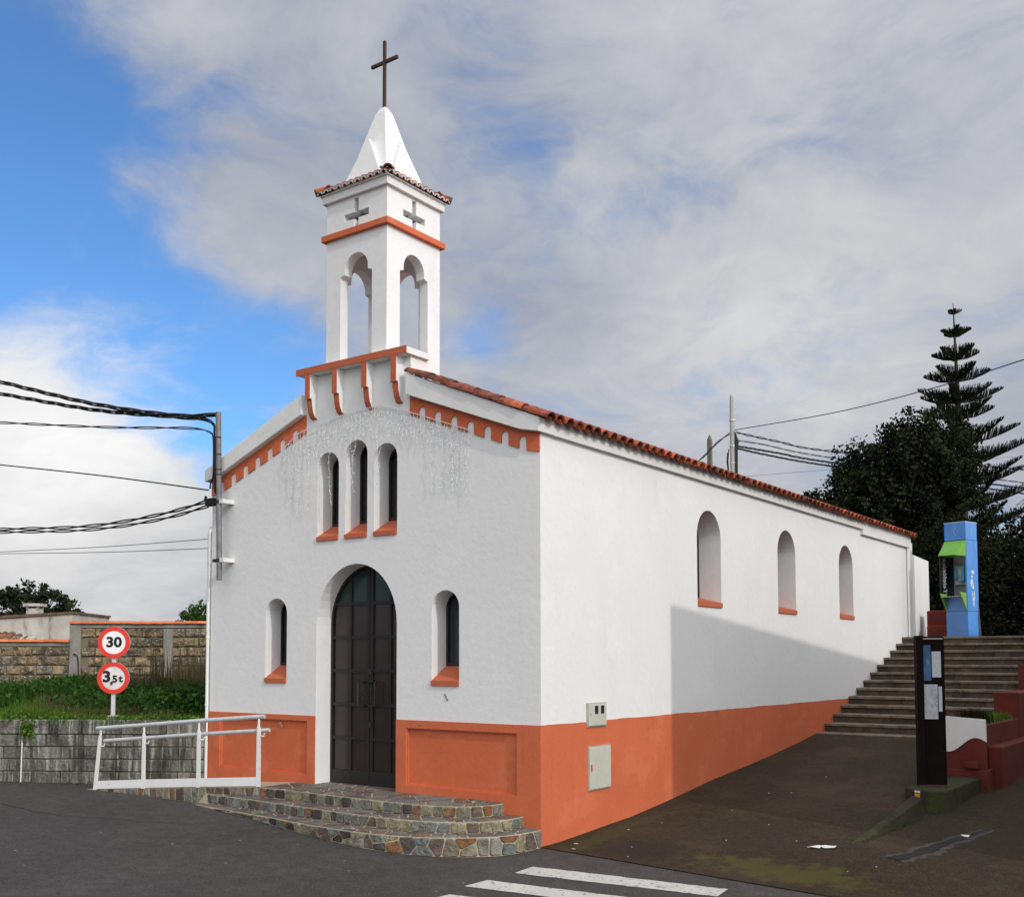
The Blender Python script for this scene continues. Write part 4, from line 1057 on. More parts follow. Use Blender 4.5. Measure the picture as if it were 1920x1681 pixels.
def cable(pts, r, label, strands=1, m='cable_black', group=None, name='cable', extend=None, twist=.35):
    pts = smooth_curve(pts, 12)
    if extend: pts = list(reversed([pts[0]+(pts[0]-pts[1]).normalized()*e for e in extend]))+pts
    b = MB()
    if strands == 1: b.tube(pts, r, 5)
    else:
        L = 0; acc = [0]
        for a, c_ in zip(pts, pts[1:]): L += (c_-a).length; acc.append(L)
        N = max(len(pts), int(L/.09)); 
        for s_ in range(strands):
            q = []
            for i in range(N+1):
                u = L*i/N; k = max(0, min(len(acc)-2, next((j for j in range(len(acc)-1) if acc[j+1] >= u-1e-9), len(acc)-2)))
                t = (u-acc[k])/max(1e-9, acc[k+1]-acc[k]); p = pts[k].lerp(pts[k+1], t); a = u/twist*2+s_*2*math.pi/strands
                q.append(p+Vector((0, 0, 1))*r*1.25*math.cos(a)+Vector((-.6, .8, 0))*r*1.25*math.sin(a))
            b.tube(q, r*.85, 4)
    return props(b.build(name, m, weld=False), label, 'cable', group)
EX_ = [1.5, 6]
cable([(-7.96, -1.56, 5.77), (-6.64, -.92, 5.385), (-5.6, -.36, 5.19), (-5.03, -.16, 5.165)], .016, 'topmost thick twisted black cable running to the service pole top', 3, extend=EX_)
cable([(-8.16, -1.45, 5.655), (-6.73, -.86, 5.33), (-5.6, -.36, 5.17), (-5.15, -.18, 5.09), (-5.07, -.17, 4.9), (-5.055, -.17, 4.3), (-5.06, -.15, 4.12)], .015, 'second twisted black cable, bending down along the service pole', 3, extend=EX_)
cable([(-7.98, -1.53, 5.205), (-6.54, -.82, 5.075), (-5.51, -.29, 5.02), (-5.2, -.17, 4.955), (-5.10, -.17, 4.85), (-5.085, -.17, 4.35), (-5.2, -.12, 4.27), (-5.33, -.02, 4.22)], .010, 'thinner single black cable just below the thick pair at the pole', 2, extend=EX_)
cable([(-9.91, -.46, 4.98), (-7.7, -.02, 4.63), (-5.36, -.02, 4.20)], .010, 'straight dark cable ending at the left eave corner', 1, extend=EX_)
cable([(-8.99, -.94, 3.845), (-7.5, -.44, 3.83), (-6.25, -.17, 3.92), (-5.24, -.15, 4.02)], .013, 'upper of two sagging twisted cables under the eave', 2, extend=EX_)
cable([(-8.99, -.94, 3.80), (-7.5, -.44, 3.775), (-6.25, -.17, 3.85), (-5.20, -.15, 3.955)], .012, 'lower of two sagging twisted cables under the eave', 2, extend=EX_)
cable([(-10.91, .14, 3.71), (-8.17, .32, 3.64), (-5.36, .06, 3.55)], .0055, 'thin grey wire, upper of two, reaching the left wall', 1, 'wire_grey', extend=[2, 9], name='wire')
cable([(-10.91, .14, 3.68), (-8.17, .32, 3.555), (-5.36, .06, 3.42)], .0055, 'thin grey wire, lower of two, reaching the left wall', 1, 'wire_grey', extend=[2, 9], name='wire')

# pole behind the roof
UP = Vector((-5.95, 18.6, 1.9)); up_ = thing('utility_pole', UP, 'pale concrete utility pole rising behind the chapel roof', 'utility pole')
b = MB(); b.tube([(UP.x, UP.y, 1.9), (UP.x, UP.y, 8.9), (UP.x, UP.y, 9.20), (UP.x, UP.y, 9.27)], [.10, .078, .072, .05], 8); b.build('shaft', 'pale_concrete', up_)
for z in (8.55, 7.82, 7.35):
    b = MB(); b.tube([(UP.x, UP.y, z-.02), (UP.x, UP.y, z+.02)], .092, 10); b.build('strap', 'galvanised', up_)
b = MB()
for k in range(6): b.tube([(UP.x+.09+.01*k, UP.y-.04+.02*k, 8.22-.05*k), (UP.x+.11, UP.y-.05+.02*k, 7.7), (UP.x+.095, UP.y-.05+.02*k, 6.6)], .014, 5)
for k in range(2): b.tube([(UP.x-.10-.04*k, UP.y-.05, 7.75-.1*k), (UP.x-.13-.03*k, UP.y-.05, 7.4), (UP.x-.10, UP.y-.05, 6.9)], .014, 5)
b.build('wiring', 'cable_black', up_)
b = MB(); px_ = Vector((-6.46, 18.2, 1.9)); b.add([(px_.x+sx*.055, px_.y+sy*.055, z) for z in (1.9, 8.0) for sx, sy in ((-1,-1),(1,-1),(1,1),(-1,1))]+[(px_.x, px_.y, 8.16)], [(0,1,5,4),(1,2,6,5),(2,3,7,6),(3,0,4,7),(4,5,8),(5,6,8),(6,7,8),(7,4,8),(0,3,2,1)])
props(b.build('wooden_post', 'wood_grey'), 'short grey pointed wooden post beside the concrete utility pole', 'post')
cable([(-5.86, 18.55, 8.26), (-2.38, 16.26, 7.83), (.53, 13.47, 7.40), (2.87, 10.25, 6.90)], .011, 'single black cable rising right from the utility pole across the sky', 1)
cable([(-5.85, 18.62, 8.2), (-5.3, 20.31, 8.15), (-4.41, 22.23, 8.06), (-.65, 30.06, 8.22)], .017, 'top black cable of the group leading into the dark tree', 2)
cable([(-5.85, 18.62, 7.98), (-5.47, 19.56, 7.97), (-4.42, 22.24, 7.87), (-.66, 30.08, 7.78)], .012, 'black cable with small clamps, second in the group at the utility pole', 2)
cable([(-5.85, 18.62, 7.82), (-5.31, 20.33, 7.82), (-4.43, 22.25, 7.73), (-.67, 30.09, 7.6)], .016, 'thick twisted cable, third in the group at the utility pole', 3)
cable([(-5.85, 18.62, 7.76), (-5.55, 20.14, 7.76), (-4.43, 22.25, 7.62), (-.67, 30.1, 7.42)], .015, 'lowest twisted cable of the group at the utility pole', 3)
cable([(-6.01, 18.55, 8.18), (-6.21, 18.15, 7.88), (-6.48, 17.6, 7.35), (-7.2, 16.5, 6.4)], .016, 'short black cable dropping left from the utility pole behind the roof', 2)
cable([(-5.79, 18.77, 6.97), (-4.77, 23.25, 7.7), (-1.39, 34.42, 9.42)], .006, 'thin grey wire just above the roof right of the utility pole', 1, 'wire_grey', name='wire')

# ------------------------------------------------------------------ stairs
st = thing('staircase', (1.35, 8.1, .5), 'wide weathered concrete staircase climbing along the chapel side wall', 'staircase')
NS = 13; Y0, YT = 8.10, 13.12; run = (YT-Y0)/(NS-1); Z0, ZTOP = .70, 2.36
rt = random.Random(4)
for k in range(NS):
    y = Y0+run*k; z = Z0+.02+(ZTOP-Z0-.02)*k/(NS-1); zlow = (.45 if k == 0 else zprev)-.25; zprev = z
    y1 = y+run+.35 if k < NS-1 else y+1.2
    x = .003; xe_ = 2.70; tr = None; first = None
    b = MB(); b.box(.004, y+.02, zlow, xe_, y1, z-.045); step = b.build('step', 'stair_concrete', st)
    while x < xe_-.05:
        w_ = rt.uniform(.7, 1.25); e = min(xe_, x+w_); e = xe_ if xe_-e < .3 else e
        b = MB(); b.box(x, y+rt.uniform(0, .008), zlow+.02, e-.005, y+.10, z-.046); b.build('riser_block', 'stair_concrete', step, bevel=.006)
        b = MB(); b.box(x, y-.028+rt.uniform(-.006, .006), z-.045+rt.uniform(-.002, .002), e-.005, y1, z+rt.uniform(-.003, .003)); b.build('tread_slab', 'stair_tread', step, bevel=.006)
        x = e
b = MB(); b.box(-.04, 14.3, 1.5, 9, 20, 2.345); props(b.build('terrace', 'brown_asphalt'), kind='structure')
# stepped red side wall, planters
sw = thing('planter_wall', (2.85, 5.6, .1), 'stepped dark red planter wall beside the stairs with a white wave on its front', 'wall')
b = MB(); b.box(2.60, 5.62, -.2, 3.05, 7.95, 1.06); b.build('planter', 'red_paint', sw, bevel=.012)
b = MB(); b.box(2.72, 7.95, -.2, 3.06, 9.80, 1.43); b.build('wall_block', 'red_paint', sw, bevel=.012)
b = MB(); b.box(2.72, 9.80, -.2, 3.06, 10.9, 1.84); b.build('wall_block', 'red_paint', sw, bevel=.012)
b = MB(); b.box(2.705, 10.9, -.2, 3.06, 14.29, 2.30); b.build('wall_block', 'red_paint', sw, bevel=.012)
b = MB(); b.box(3.05, 5.9, -.2, 3.22, 9.5, .78); b.build('outer_wall', 'red_paint', sw, bevel=.012)
wave = [(2.585+.52*i/16, .80+.085*math.sin(-2.2+i/16*5.0)+.03*(i/16)) for i in range(17)]
b = MB(); b.plate([(2.585, -.1), (3.10, -.1)]+list(reversed(wave)), [], 'y', 5.575, 5.62); b.build('wave_face', 'red_paint', sw)
b = MB(); b.plate(wave+[(3.10, 1.145), (2.585, 1.175)], [], 'y', 5.565, 5.62); b.build('white_wave', 'white_stucco', sw)
b = MB(); b.box(2.86, 5.50, .52, 3.02, 5.576, .60); b.box(2.6, 5.55, .10, 3.12, 5.9, .5); b.build('ledge', 'red_paint', sw, bevel=.006)

# ------------------------------------------------------------------ info board on its plinth
pb = thing('plinth', (2.85, 4.4, .0), 'low mossy concrete plinth with tapering kerb under the notice board', 'plinth')
b = MB(); b.plate([(2.56, 3.86), (2.84, 3.72), (3.03, 3.80), (3.03, 5.56), (2.56, 5.56)], [], 'z', -.1, .405); b.build('block', 'mossy_concrete', pb, bevel=.012)
b = MB(); kv = []; N_ = 10
for i in range(N_+1):
    t = i/N_; y = 1.62+(3.80-1.62)*t; x0 = 2.64+.02*t; x1 = 2.69+.11*t; zt = ramp_z(2.5, y)+.012+.05*t
    kv += [(x0-.03, y, zt-.03), (x0+.01, y-.01, zt), (x1, y-.03, zt-.015), (x1+.035, y-.04, ramp_z(3.0, y)-.02)]
b.add(kv, [(4*i+k, 4*i+k+1, 4*i+k+5, 4*i+k+4) for i in range(N_) for k in range(3)]+[(0,1,2,3), tuple(4*N_+k for k in (3,2,1,0))]); b.build('kerb', 'mossy_concrete', pb)
nb = thing('notice_board', (2.77, 4.28, .405), 'tall narrow dark brown notice board with four posted sheets by the stairs', 'notice board')
bx = (Vector((.32, -.10, 0))).normalized()*1.0; bx = Vector((.88, .47, 0)).normalized(); by = Vector((-bx.y, bx.x, 0))
bc = Vector((2.775, 4.27, 0))
def bq(u, v, z): p = bc+bx*u+by*v; return (p.x, p.y, z)
def bbox(mb, u0, u1, v0, v1, z0_, z1_):
    mb.add([bq(u, v, z) for z in (z0_, z1_) for u, v in ((u0, v0), (u1, v0), (u1, v1), (u0, v1))], [(0,3,2,1),(4,5,6,7),(0,1,5,4),(1,2,6,5),(2,3,7,6),(3,0,4,7)]); return mb
bo = bbox(MB(), -.155, .155, .0, .07, .41, 2.19).build('panel', 'board_brown', nb, bevel=.004)
bbox(MB(), -.165, -.085, -.055, .075, .405, 2.20).build('side_post', 'board_brown', nb, bevel=.004)
bbox(MB(), .148, .162, -.01, .075, .405, 2.185).build('edge_strip', 'board_brown', nb)
bbox(MB(), -.085, .15, -.012, .0, 2.155, 2.172).build('top_rail', 'booth_grey', nb)
for (u0, u1, z0_, z1_, m) in ((-.083, .010, 1.66, 2.085, 'poster_blue'), (.022, .125, 1.70, 2.01, 'paper_white'), (-.080, .080, 1.20, 1.615, 'paper_map'), (.090, .130, 1.29, 1.59, 'paper_white')):
    bbox(MB(), u0, u1, -.004, -.0005, z0_, z1_).build('sheet', m, bo)
bbox(MB(), -.165, .17, -.08, .10, .402, .422).build('foot_plate', 'cross_metal', nb)
tm = thing('trail_mark', (2.75, 3.75, .2), 'painted white and yellow trail mark with a hooked arrow on the plinth corner', 'trail mark')
d_ = Vector((.28, -.14, 0)).normalized(); n_ = Vector((-.447, -.894, 0))
def tmq(mb, u0, u1, z0_, z1_):
    c0 = Vector((2.56, 3.86, 0)); V = []
    for t in (.001, .006):
        V += [tuple(c0+d_*u+n_*t+Vector((0, 0, z))) for u, z in ((u0, z0_), (u1, z0_), (u1, z1_), (u0, z1_))]
    return mb.add(V, [(0,1,2,3),(7,6,5,4),(0,1,5,4),(1,2,6,5),(2,3,7,6),(3,0,4,7)])
tmq(MB(), .15, .225, .372, .394).build('white_bar', 'litter_white', tm)
tmq(MB(), .15, .225, .318, .362).build('yellow_bar', 'yellow_paint', tm)
tmq(tmq(MB(), .165, .21, .292, .308), .19, .21, .25, .293).build('hooked_arrow', 'litter_white', tm)

# ------------------------------------------------------------------ phone booth
pbn = thing('phone_booth', (1.08, 13.65, 2.36), 'blue telephone column with green hood and shelf at the top of the stairs', 'phone booth')
ra_ = R(-15); ex = Vector((math.cos(ra_), math.sin(ra_), 0)); ey = Vector((-ex.y, ex.x, 0)); PC = Vector((.99, 13.80, 2.365))
def pq(u, v, z): p = PC+ex*u+ey*v; return Vector((p.x, p.y, PC.z+z))
def pbox(u0, u1, v0, v1, z0_, z1_, mb=None):
    return (mb or MB()).add([pq(u, v, z) for z in (z0_, z1_) for u, v in ((u0, v0), (u1, v0), (u1, v1), (u0, v1))], [(0,3,2,1),(4,5,6,7),(0,1,5,4),(1,2,6,5),(2,3,7,6),(3,0,4,7)])
# u: along the phone face (left = -), v: depth away; near corner is u=+.24, v=-.2
pbox(-.22, .22, -.20, .24, 0, .505).build('base', 'booth_side_blue', pbn)
pbox(-.22, .22, -.20, .24, .512, .80).build('lower_panel', 'booth_side_blue', pbn)
pbox(-.22, .22, .10, .24, .80, 1.93).build('back_panel', 'booth_grey', pbn)
pbox(.195, .2195, -.1995, .10, .80, 1.93).build('side_panel', 'booth_side_blue', pbn)
sp_ = pbox(.2205, .226, -.198, .238, .512, 1.93).build('blue_panel', 'booth_blue', pbn)
pbox(.2205, .226, -.198, .238, .0, .503).build('blue_panel', 'booth_blue', pbn)
hd = pbox(-.22, .22, -.20, .24, 1.938, 2.28).build('head', 'booth_blue', pbn)
pbox(-.225, .225, -.205, .245, 2.28, 2.30).build('top_trim', 'booth_light', hd)
gp = pbox(-.225, -.205, -.42, .10, .80, 1.66).build('glass_wing', 'glass_dark', pbn)
# hood
h = MB(); h.add([pq(-.22, -.20, 1.92), pq(.22, -.20, 1.92), pq(.22, -.205, 1.60), pq(-.225, -.46, 1.62), pq(.10, -.46, 1.62), pq(-.22, -.20, 1.60)], [(0,1,4,3), (1,2,4), (0,3,5), (3,4,2,5)]); h.build('hood', 'booth_green', pbn)
# shelf with triangular cheeks
sh = pbox(-.20, .21, -.42, -.19, .785, .80).build('shelf', 'booth_grey', pbn)
for u in (-.218, .19):
    c_ = MB(); c_.add([pq(u, -.20, .86), pq(u, -.45, .86 if u < 0 else .88), pq(u, -.20, .52), pq(u+.02, -.20, .86), pq(u+.02, -.45, .86 if u < 0 else .88), pq(u+.02, -.20, .52)], [(0,1,2), (5,4,3), (0,1,4,3), (1,2,5,4), (2,0,3,5)]); c_.build('cheek', 'booth_green', sh)
ph = pbox(-.12, .14, -.02, .10, 1.05, 1.42).build('telephone', 'booth_grey', pbn)
pbox(.03, .09, -.05, -.02, 1.08, 1.42).build('side_strip', 'phone_cyan', ph)
hs_ = MB(); hs_.tube([pq(-.07, -.03, 1.38), pq(-.075, -.07, 1.33), pq(-.075, -.07, 1.2), pq(-.07, -.03, 1.15)], .022, 6); hs_.build('handset', 'phone_cyan', ph)
pbox(-.05, .02, -.03, -.02, 1.24, 1.36).build('keypad', 'print_grey', ph)
pbox(-.18, .18, .06, .10, 1.5, 1.62).build('sign_strip', 'booth_grey', ph)
cd_ = MB(); cd_.tube([pq(.1, -.03, 1.35), pq(.14, -.10, 1.25), pq(.12, -.08, 1.12), pq(.0, -.05, 1.1)], .008, 5); cd_.build('cord', 'cable_black', ph)
# handset pictograms on the head
def picto(face):
    b = MB(); pts = []
    for i in range(9):
        a = -1.15+2.3*i/8; pts.append((.055-.075*math.cos(a)+.0, .085*math.sin(a)))
    wd = [.026, .024, .014, .012, .012, .012, .014, .024, .026]
    V = []; F = []
    for (u, z), w_ in zip(pts, wd):
        for s_ in (-1, 1):
            uu = u+s_*w_/2
            V.append(pq(uu, -.2025, 2.11+z) if face == 0 else pq(.2225, .02+uu, 2.11+z))
    for i in range(8): F.append((2*i, 2*i+1, 2*i+3, 2*i+2))
    b.add(V, F); b.build('handset_symbol', 'print_grey', hd)
picto(0); picto(1)
# white blurred print on the blue panel
rp = random.Random(2)
for (v, z, sv, sz) in ((.03, 1.29, .05, .05), (-.0, 1.20, .03, .03), (-.01, 1.07, .06, .09), (.03, 1.0, .045, .05), (.005, .83, .018, .08), (.075, .83, .018, .08), (.04, .75, .05, .03), (.045, .66, .02, .07)):
    V = []; n = 10
    for k in range(n): a = 2*math.pi*k/n; q = rp.uniform(.8, 1.15); V.append(pq(.2275, v+sv*q*math.cos(a), z+sz*q*math.sin(a)))
    MB().add(V, [tuple(range(n))]).build('white_print', 'print_white', sp_)
me = text_mesh('Telefónica', .20, 'print_grey', .002, ext=.0005)
Mt = Matrix((Vector((0, 0, 1)), ey, -ex)).transposed()      # letters run upwards, seen through the glass from behind
Mt2 = Matrix((Vector((0, 0, 1)), ey, ex)).transposed()
o = link('lettering', me, gp, pq(-.2035, -.16-.10, 1.22), rot=Matrix((Vector((0, 0, 1)), -ey, Vector((0, 0, 1)).cross(-ey))).transposed().to_euler(), scale=(.86, -1.0, 1))
# low red bench wall behind the booth
b = MB(); b.box(.10, 14.62, 2.3, .78, 14.95, 2.94); b.box(.12, 14.52, 2.30, .76, 14.62, 2.62)
props(b.build('bench_wall', 'red_paint', bevel=.02), 'low dark red bench wall between chapel end and phone booth', 'wall')
b = MB(); b.tube([(1.30, 13.95, 2.36), (1.26, 13.95, 3.1)], .012, 5)
props(b.build('leaning_rod', 'wood_grey'), 'thin grey rod leaning behind the blue phone booth', 'rod')

# ------------------------------------------------------------------ drain gutter, patches, litter
dr = thing('drain_gutter', (3.45, 2.2, .03), 'wet open drain gutter with a worn rounded rim in the brown pavement', 'drain')
cl = smooth_curve([(3.18, 1.22, 0), (3.30, 1.52, 0), (3.42, 2.2, 0), (3.62, 3.15, 0)], 8)
wid = [(.035+.06*math.sin(math.pi*min(1, .2+i/(len(cl)-1)*.85)))*random.uniform(.65, 1.3) for i in range(len(cl))]
V = []; F = []; Vw = []; Fw = []
for i, (p, w_) in enumerate(zip(cl, wid)):
    tg = (cl[min(i+1, len(cl)-1)]-cl[max(i-1, 0)]).normalized(); n = Vector((-tg.y, tg.x, 0))
    for s_, h_ in ((-1.6, .003), (-1.2, .010), (-.85, .010), (-.8, .004)):
        q = p+n*s_*w_; V.append((q.x, q.y, ramp_z(q.x, q.y)+h_))
    for s_, h_ in ((.8, .004), (.85, .010), (1.2, .010), (1.6, .003)):
        q = p+n*s_*w_; V.append((q.x, q.y, ramp_z(q.x, q.y)+h_))
    for s_ in (-.83, .83): q = p+n*s_*w_; Vw.append((q.x, q.y, ramp_z(p.x, p.y)+.008))
for i in range(len(cl)-1):
    for k in (0, 1, 2, 4, 5, 6): F.append((i*8+k, i*8+k+1, (i+1)*8+k+1, (i+1)*8+k))
    Fw.append((2*i, 2*i+1, 2*i+3, 2*i+2))
o = mesh_np('rim', V, F, 'asphalt', dr); o.location = -ORG[dr.name]
o = mesh_np('wet_bed', Vw, Fw, 'wet_dark', dr); o.location = -ORG[dr.name]
def scrap(x, y, s_, rot, label, fz=ramp_z, thin=False):
    n = 6; V = []
    for k in range(n):
        a = 2*math.pi*k/n; q = random.uniform(.6, 1.1); u, v = s_*q*math.cos(a), s_*(.25 if thin else .6)*q*math.sin(a)
        X, Y = x+u*math.cos(rot)-v*math.sin(rot), y+u*math.sin(rot)+v*math.cos(rot); V.append((X, Y, fz(X, Y)+.010+random.uniform(0, .02)))
    V2 = [(p[0], p[1], p[2]-.004) for p in V]
    b = MB(); b.add(V+V2, [tuple(range(n)), tuple(range(2*n-1, n-1, -1))]+[(i, (i+1) % n, (i+1) % n+n, i+n) for i in range(n)])
    props(b.build('litter', 'litter_white', weld=False), label, 'litter', None)
scrap(2.52, 1.36, .11, .3, 'largest torn white paper scrap on the pavement near the kerb')
scrap(2.40, 1.28, .09, .5, 'narrow white strip of paper beside the largest scrap', thin=True)
scrap(3.50, 2.62, .05, .4, 'crumpled white litter caught in the wet drain gutter')
G_ = 'tiny litter specks scattered over the pavement'
for k, (x, y, s_) in enumerate(((2.14, 1.49, .025), (1.9, 6.9, .035), (2.02, 6.85, .03), (1.0, 3.6, .03), (1.25, 3.7, .025), (.95, 2.6, .02), (1.6, 2.1, .02), (.35, 1.2, .03), (.5, 1.7, .02), (3.1, .95, .02), (1.5, 1.2, .02), (.75, .55, .02), (2.9, .75, .015), (1.3, 4.8, .02), (.2, .35, .06), (.9, .2, .02), (.30, .14, .05))):
    n = MB(); zz = ramp_z(x, y)
    n.obox((x, y, zz+.009), (s_*.32, .12*s_, 0), (-.10*s_, .22*s_, 0), (0, 0, .003)); props(n.build('litter', 'litter_speck'), 'tiny white litter speck lying on the brown pavement', 'litter', G_)
for k in range(26):
    x, y = random.uniform(-4.5, 1.5), random.uniform(-4.2, -1.35); s_ = random.uniform(.006, .014); n = MB(); zz = road_z(x, y)
    n.obox((x, y, zz+.004), (s_, .3*s_, 0), (-.2*s_, .5*s_, 0), (0, 0, .003)); props(n.build('litter', 'litter_chip'), 'tiny pale chip lying on the dark road', 'litter', 'pale chips scattered over the road')

# ------------------------------------------------------------------ vegetation
def leaves(C, size, rng, up=.0, aspect=.55, var=.35):
    """rhombic leaf faces at centres C"""
    n = len(C); d = rng.normal(size=(n, 3)); d[:, 2] += up; d /= np.linalg.norm(d, axis=1)[:, None]
    e = rng.normal(size=(n, 3)); e -= d*np.sum(d*e, 1)[:, None]; e /= np.linalg.norm(e, axis=1)[:, None]
    s = size*(1+var*rng.uniform(-1, 1, n))[:, None]
    V = np.stack([C-d*s, C+e*s*aspect, C+d*s, C-e*s*aspect], 1).reshape(-1, 3)
    F = np.arange(4*n).reshape(-1, 4); return V, F
def tree(name, base, trunk_h, blobs, nclump, nleaf, csize, lsize, m, label, seed, cat='tree', up=.2, group=None):
    rng = np.random.default_rng(seed); t = thing(name, base, label, cat, group); base = Vector(base)
    tr = MB(); top = base+Vector((0, 0, trunk_h)); r0 = .05+trunk_h*.022
    tr.tube([base, base+Vector((.06, .03, trunk_h*.5)), top], [r0*1.3, r0, r0*.7], 8)
    C = []
    tot = sum(b[3]*b[4]*b[5] for b in blobs)
    for (bx_, by_, bz_, rx_, ry_, rz_) in blobs:
        c = np.array([bx_, by_, bz_]); k = max(4, int(nclump*(rx_*ry_*rz_)/tot))
        u = rng.normal(size=(k, 3)); u /= np.linalg.norm(u, axis=1)[:, None]; rr = rng.uniform(.2, 1.05, k)**.6
        cc = c+u*rr[:, None]*np.array([rx_, ry_, rz_]); C.append(cc)
        for q in cc[:: max(1, k//5)][:5]:
            tr.tube([top-Vector((0, 0, trunk_h*.25)), (top+Vector(q))/2+Vector((0, 0, -.1)), Vector(q)], [r0*.5, r0*.3, .012], 5)
    tr.build('trunk', 'bark', t)
    C = np.concatenate(C); k = np.repeat(np.arange(len(C)), nleaf)
    P = C[k]+np.clip(rng.normal(size=(len(k), 3)), -1.6, 1.6)*csize*rng.uniform(.5, 1.2, len(C))[k][:, None]
    V, F = leaves(P, lsize, rng, up)
    o = mesh_np('crown', V, F, m, t); o.location = -ORG[t.name]; return t
# dark broad tree right of the roof (its shaded look is put into the leaf colour)
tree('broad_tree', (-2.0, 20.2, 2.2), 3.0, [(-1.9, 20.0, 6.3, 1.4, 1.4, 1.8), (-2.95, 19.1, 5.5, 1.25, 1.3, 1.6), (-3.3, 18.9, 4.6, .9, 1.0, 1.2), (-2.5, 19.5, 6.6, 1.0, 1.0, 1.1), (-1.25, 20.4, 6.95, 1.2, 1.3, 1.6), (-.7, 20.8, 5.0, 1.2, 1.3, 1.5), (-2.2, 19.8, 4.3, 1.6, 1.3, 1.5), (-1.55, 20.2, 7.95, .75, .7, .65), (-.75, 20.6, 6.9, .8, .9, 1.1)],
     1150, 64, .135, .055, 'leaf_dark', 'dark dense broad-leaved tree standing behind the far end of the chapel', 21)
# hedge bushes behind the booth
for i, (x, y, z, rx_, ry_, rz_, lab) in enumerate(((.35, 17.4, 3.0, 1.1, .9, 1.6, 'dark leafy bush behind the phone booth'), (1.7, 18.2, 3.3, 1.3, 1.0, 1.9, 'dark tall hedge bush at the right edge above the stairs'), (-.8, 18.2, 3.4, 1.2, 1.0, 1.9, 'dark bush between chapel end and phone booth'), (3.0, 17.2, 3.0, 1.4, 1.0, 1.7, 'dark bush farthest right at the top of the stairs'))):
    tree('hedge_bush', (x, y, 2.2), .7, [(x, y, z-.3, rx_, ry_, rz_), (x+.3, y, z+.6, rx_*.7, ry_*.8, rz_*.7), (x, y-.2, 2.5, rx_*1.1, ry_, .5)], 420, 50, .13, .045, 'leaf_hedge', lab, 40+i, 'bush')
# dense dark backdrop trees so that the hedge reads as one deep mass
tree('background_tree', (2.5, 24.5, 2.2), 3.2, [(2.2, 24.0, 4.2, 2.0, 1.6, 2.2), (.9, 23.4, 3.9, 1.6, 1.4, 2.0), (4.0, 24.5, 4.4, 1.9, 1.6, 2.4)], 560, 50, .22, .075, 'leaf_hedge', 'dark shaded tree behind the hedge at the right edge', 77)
# Norfolk Island pine
def araucaria():
    rng = random.Random(8); b0 = Vector((-1.42, 24.6, 2.2)); t = thing('norfolk_pine', b0, 'tall dark conifer with tiered upswept branches and bare pointed top', 'tree')
    tr = MB(); tr.tube([b0, b0+Vector((.05, 0, 5)), b0+Vector((.03, -.2, 8.2)), b0+Vector((.03, -.4, 10.25))], [.22, .15, .055, .010], 8); tr.build('trunk', 'bark', t)
    tiers = [(12.22, .22, 5), (11.62, .48, 5), (11.0, .76, 5), (10.42, 1.0, 5), (9.78, 1.24, 6), (9.30, 1.2, 5), (8.55, 1.72, 6), (7.95, 1.95, 6), (7.3, 2.1, 6), (6.65, 2.2, 7), (5.95, 2.3, 7), (5.2, 2.35, 7), (4.5, 2.3, 7), (3.8, 2.2, 7)]
    V = []; F = []; WB = MB()
    def strip3(a, b, w):
        d = (b-a); s = d.cross(Vector((rng.uniform(-1, 1), rng.uniform(-1, 1), .2))).normalized()*w
        n = len(V); V.extend([tuple(a-s), tuple(a+s), tuple(b+s*.5), tuple(b-s*.5)]); F.append((n, n+1, n+2, n+3))
        s2 = d.cross(s).normalized()*w; n = len(V); V.extend([tuple(a-s2), tuple(a+s2), tuple(b+s2*.5), tuple(b-s2*.5)]); F.append((n, n+1, n+2, n+3))
    for ti, (z, rad, nb_) in enumerate(tiers):
        a0 = rng.uniform(0, 6.28)
        for k in range(nb_):
            a = a0+2*math.pi*k/nb_+rng.uniform(-.12, .12); rr = rad*rng.uniform(.86, 1.1)
            out = Vector((math.cos(a), math.sin(a), 0)); side = Vector((-out.y, out.x, 0)); c = Vector((b0.x+.03, b0.y-.3*max(0, (z-4)/8), z-.30*min(1, rad)))
            def bp(s): return c+out*rr*s+Vector((0, 0, rr*(.02*s+.30*s*s)))
            WB.tube([bp(0), bp(.5), bp(1)], [.03, .02, .008], 4)
            n = int(12+rr*27); n = n if rad > .4 else 9
            for i in range(n):
                s = .06+.94*i/n; h = min(.40, .48*rr)*(1-.9*s**2.0)*rng.uniform(.75, 1.15)+.03
                for lane in range(3):
                    p = bp(s); lat = rng.uniform(-1, 1)*.20*(1-s*.7)*min(1, rr)
                    q = p+side*lat+out*h*.26+Vector((0, 0, h*(1-.25*abs(lat))))
                    strip3(p+side*lat*.25, q, .0115)
    props(WB.build('branches', 'bark', t, weld=False), kind='stuff')
    o = mesh_np('foliage', V, F, 'leaf_pine', t); o.location = -ORG[t.name]
araucaria()
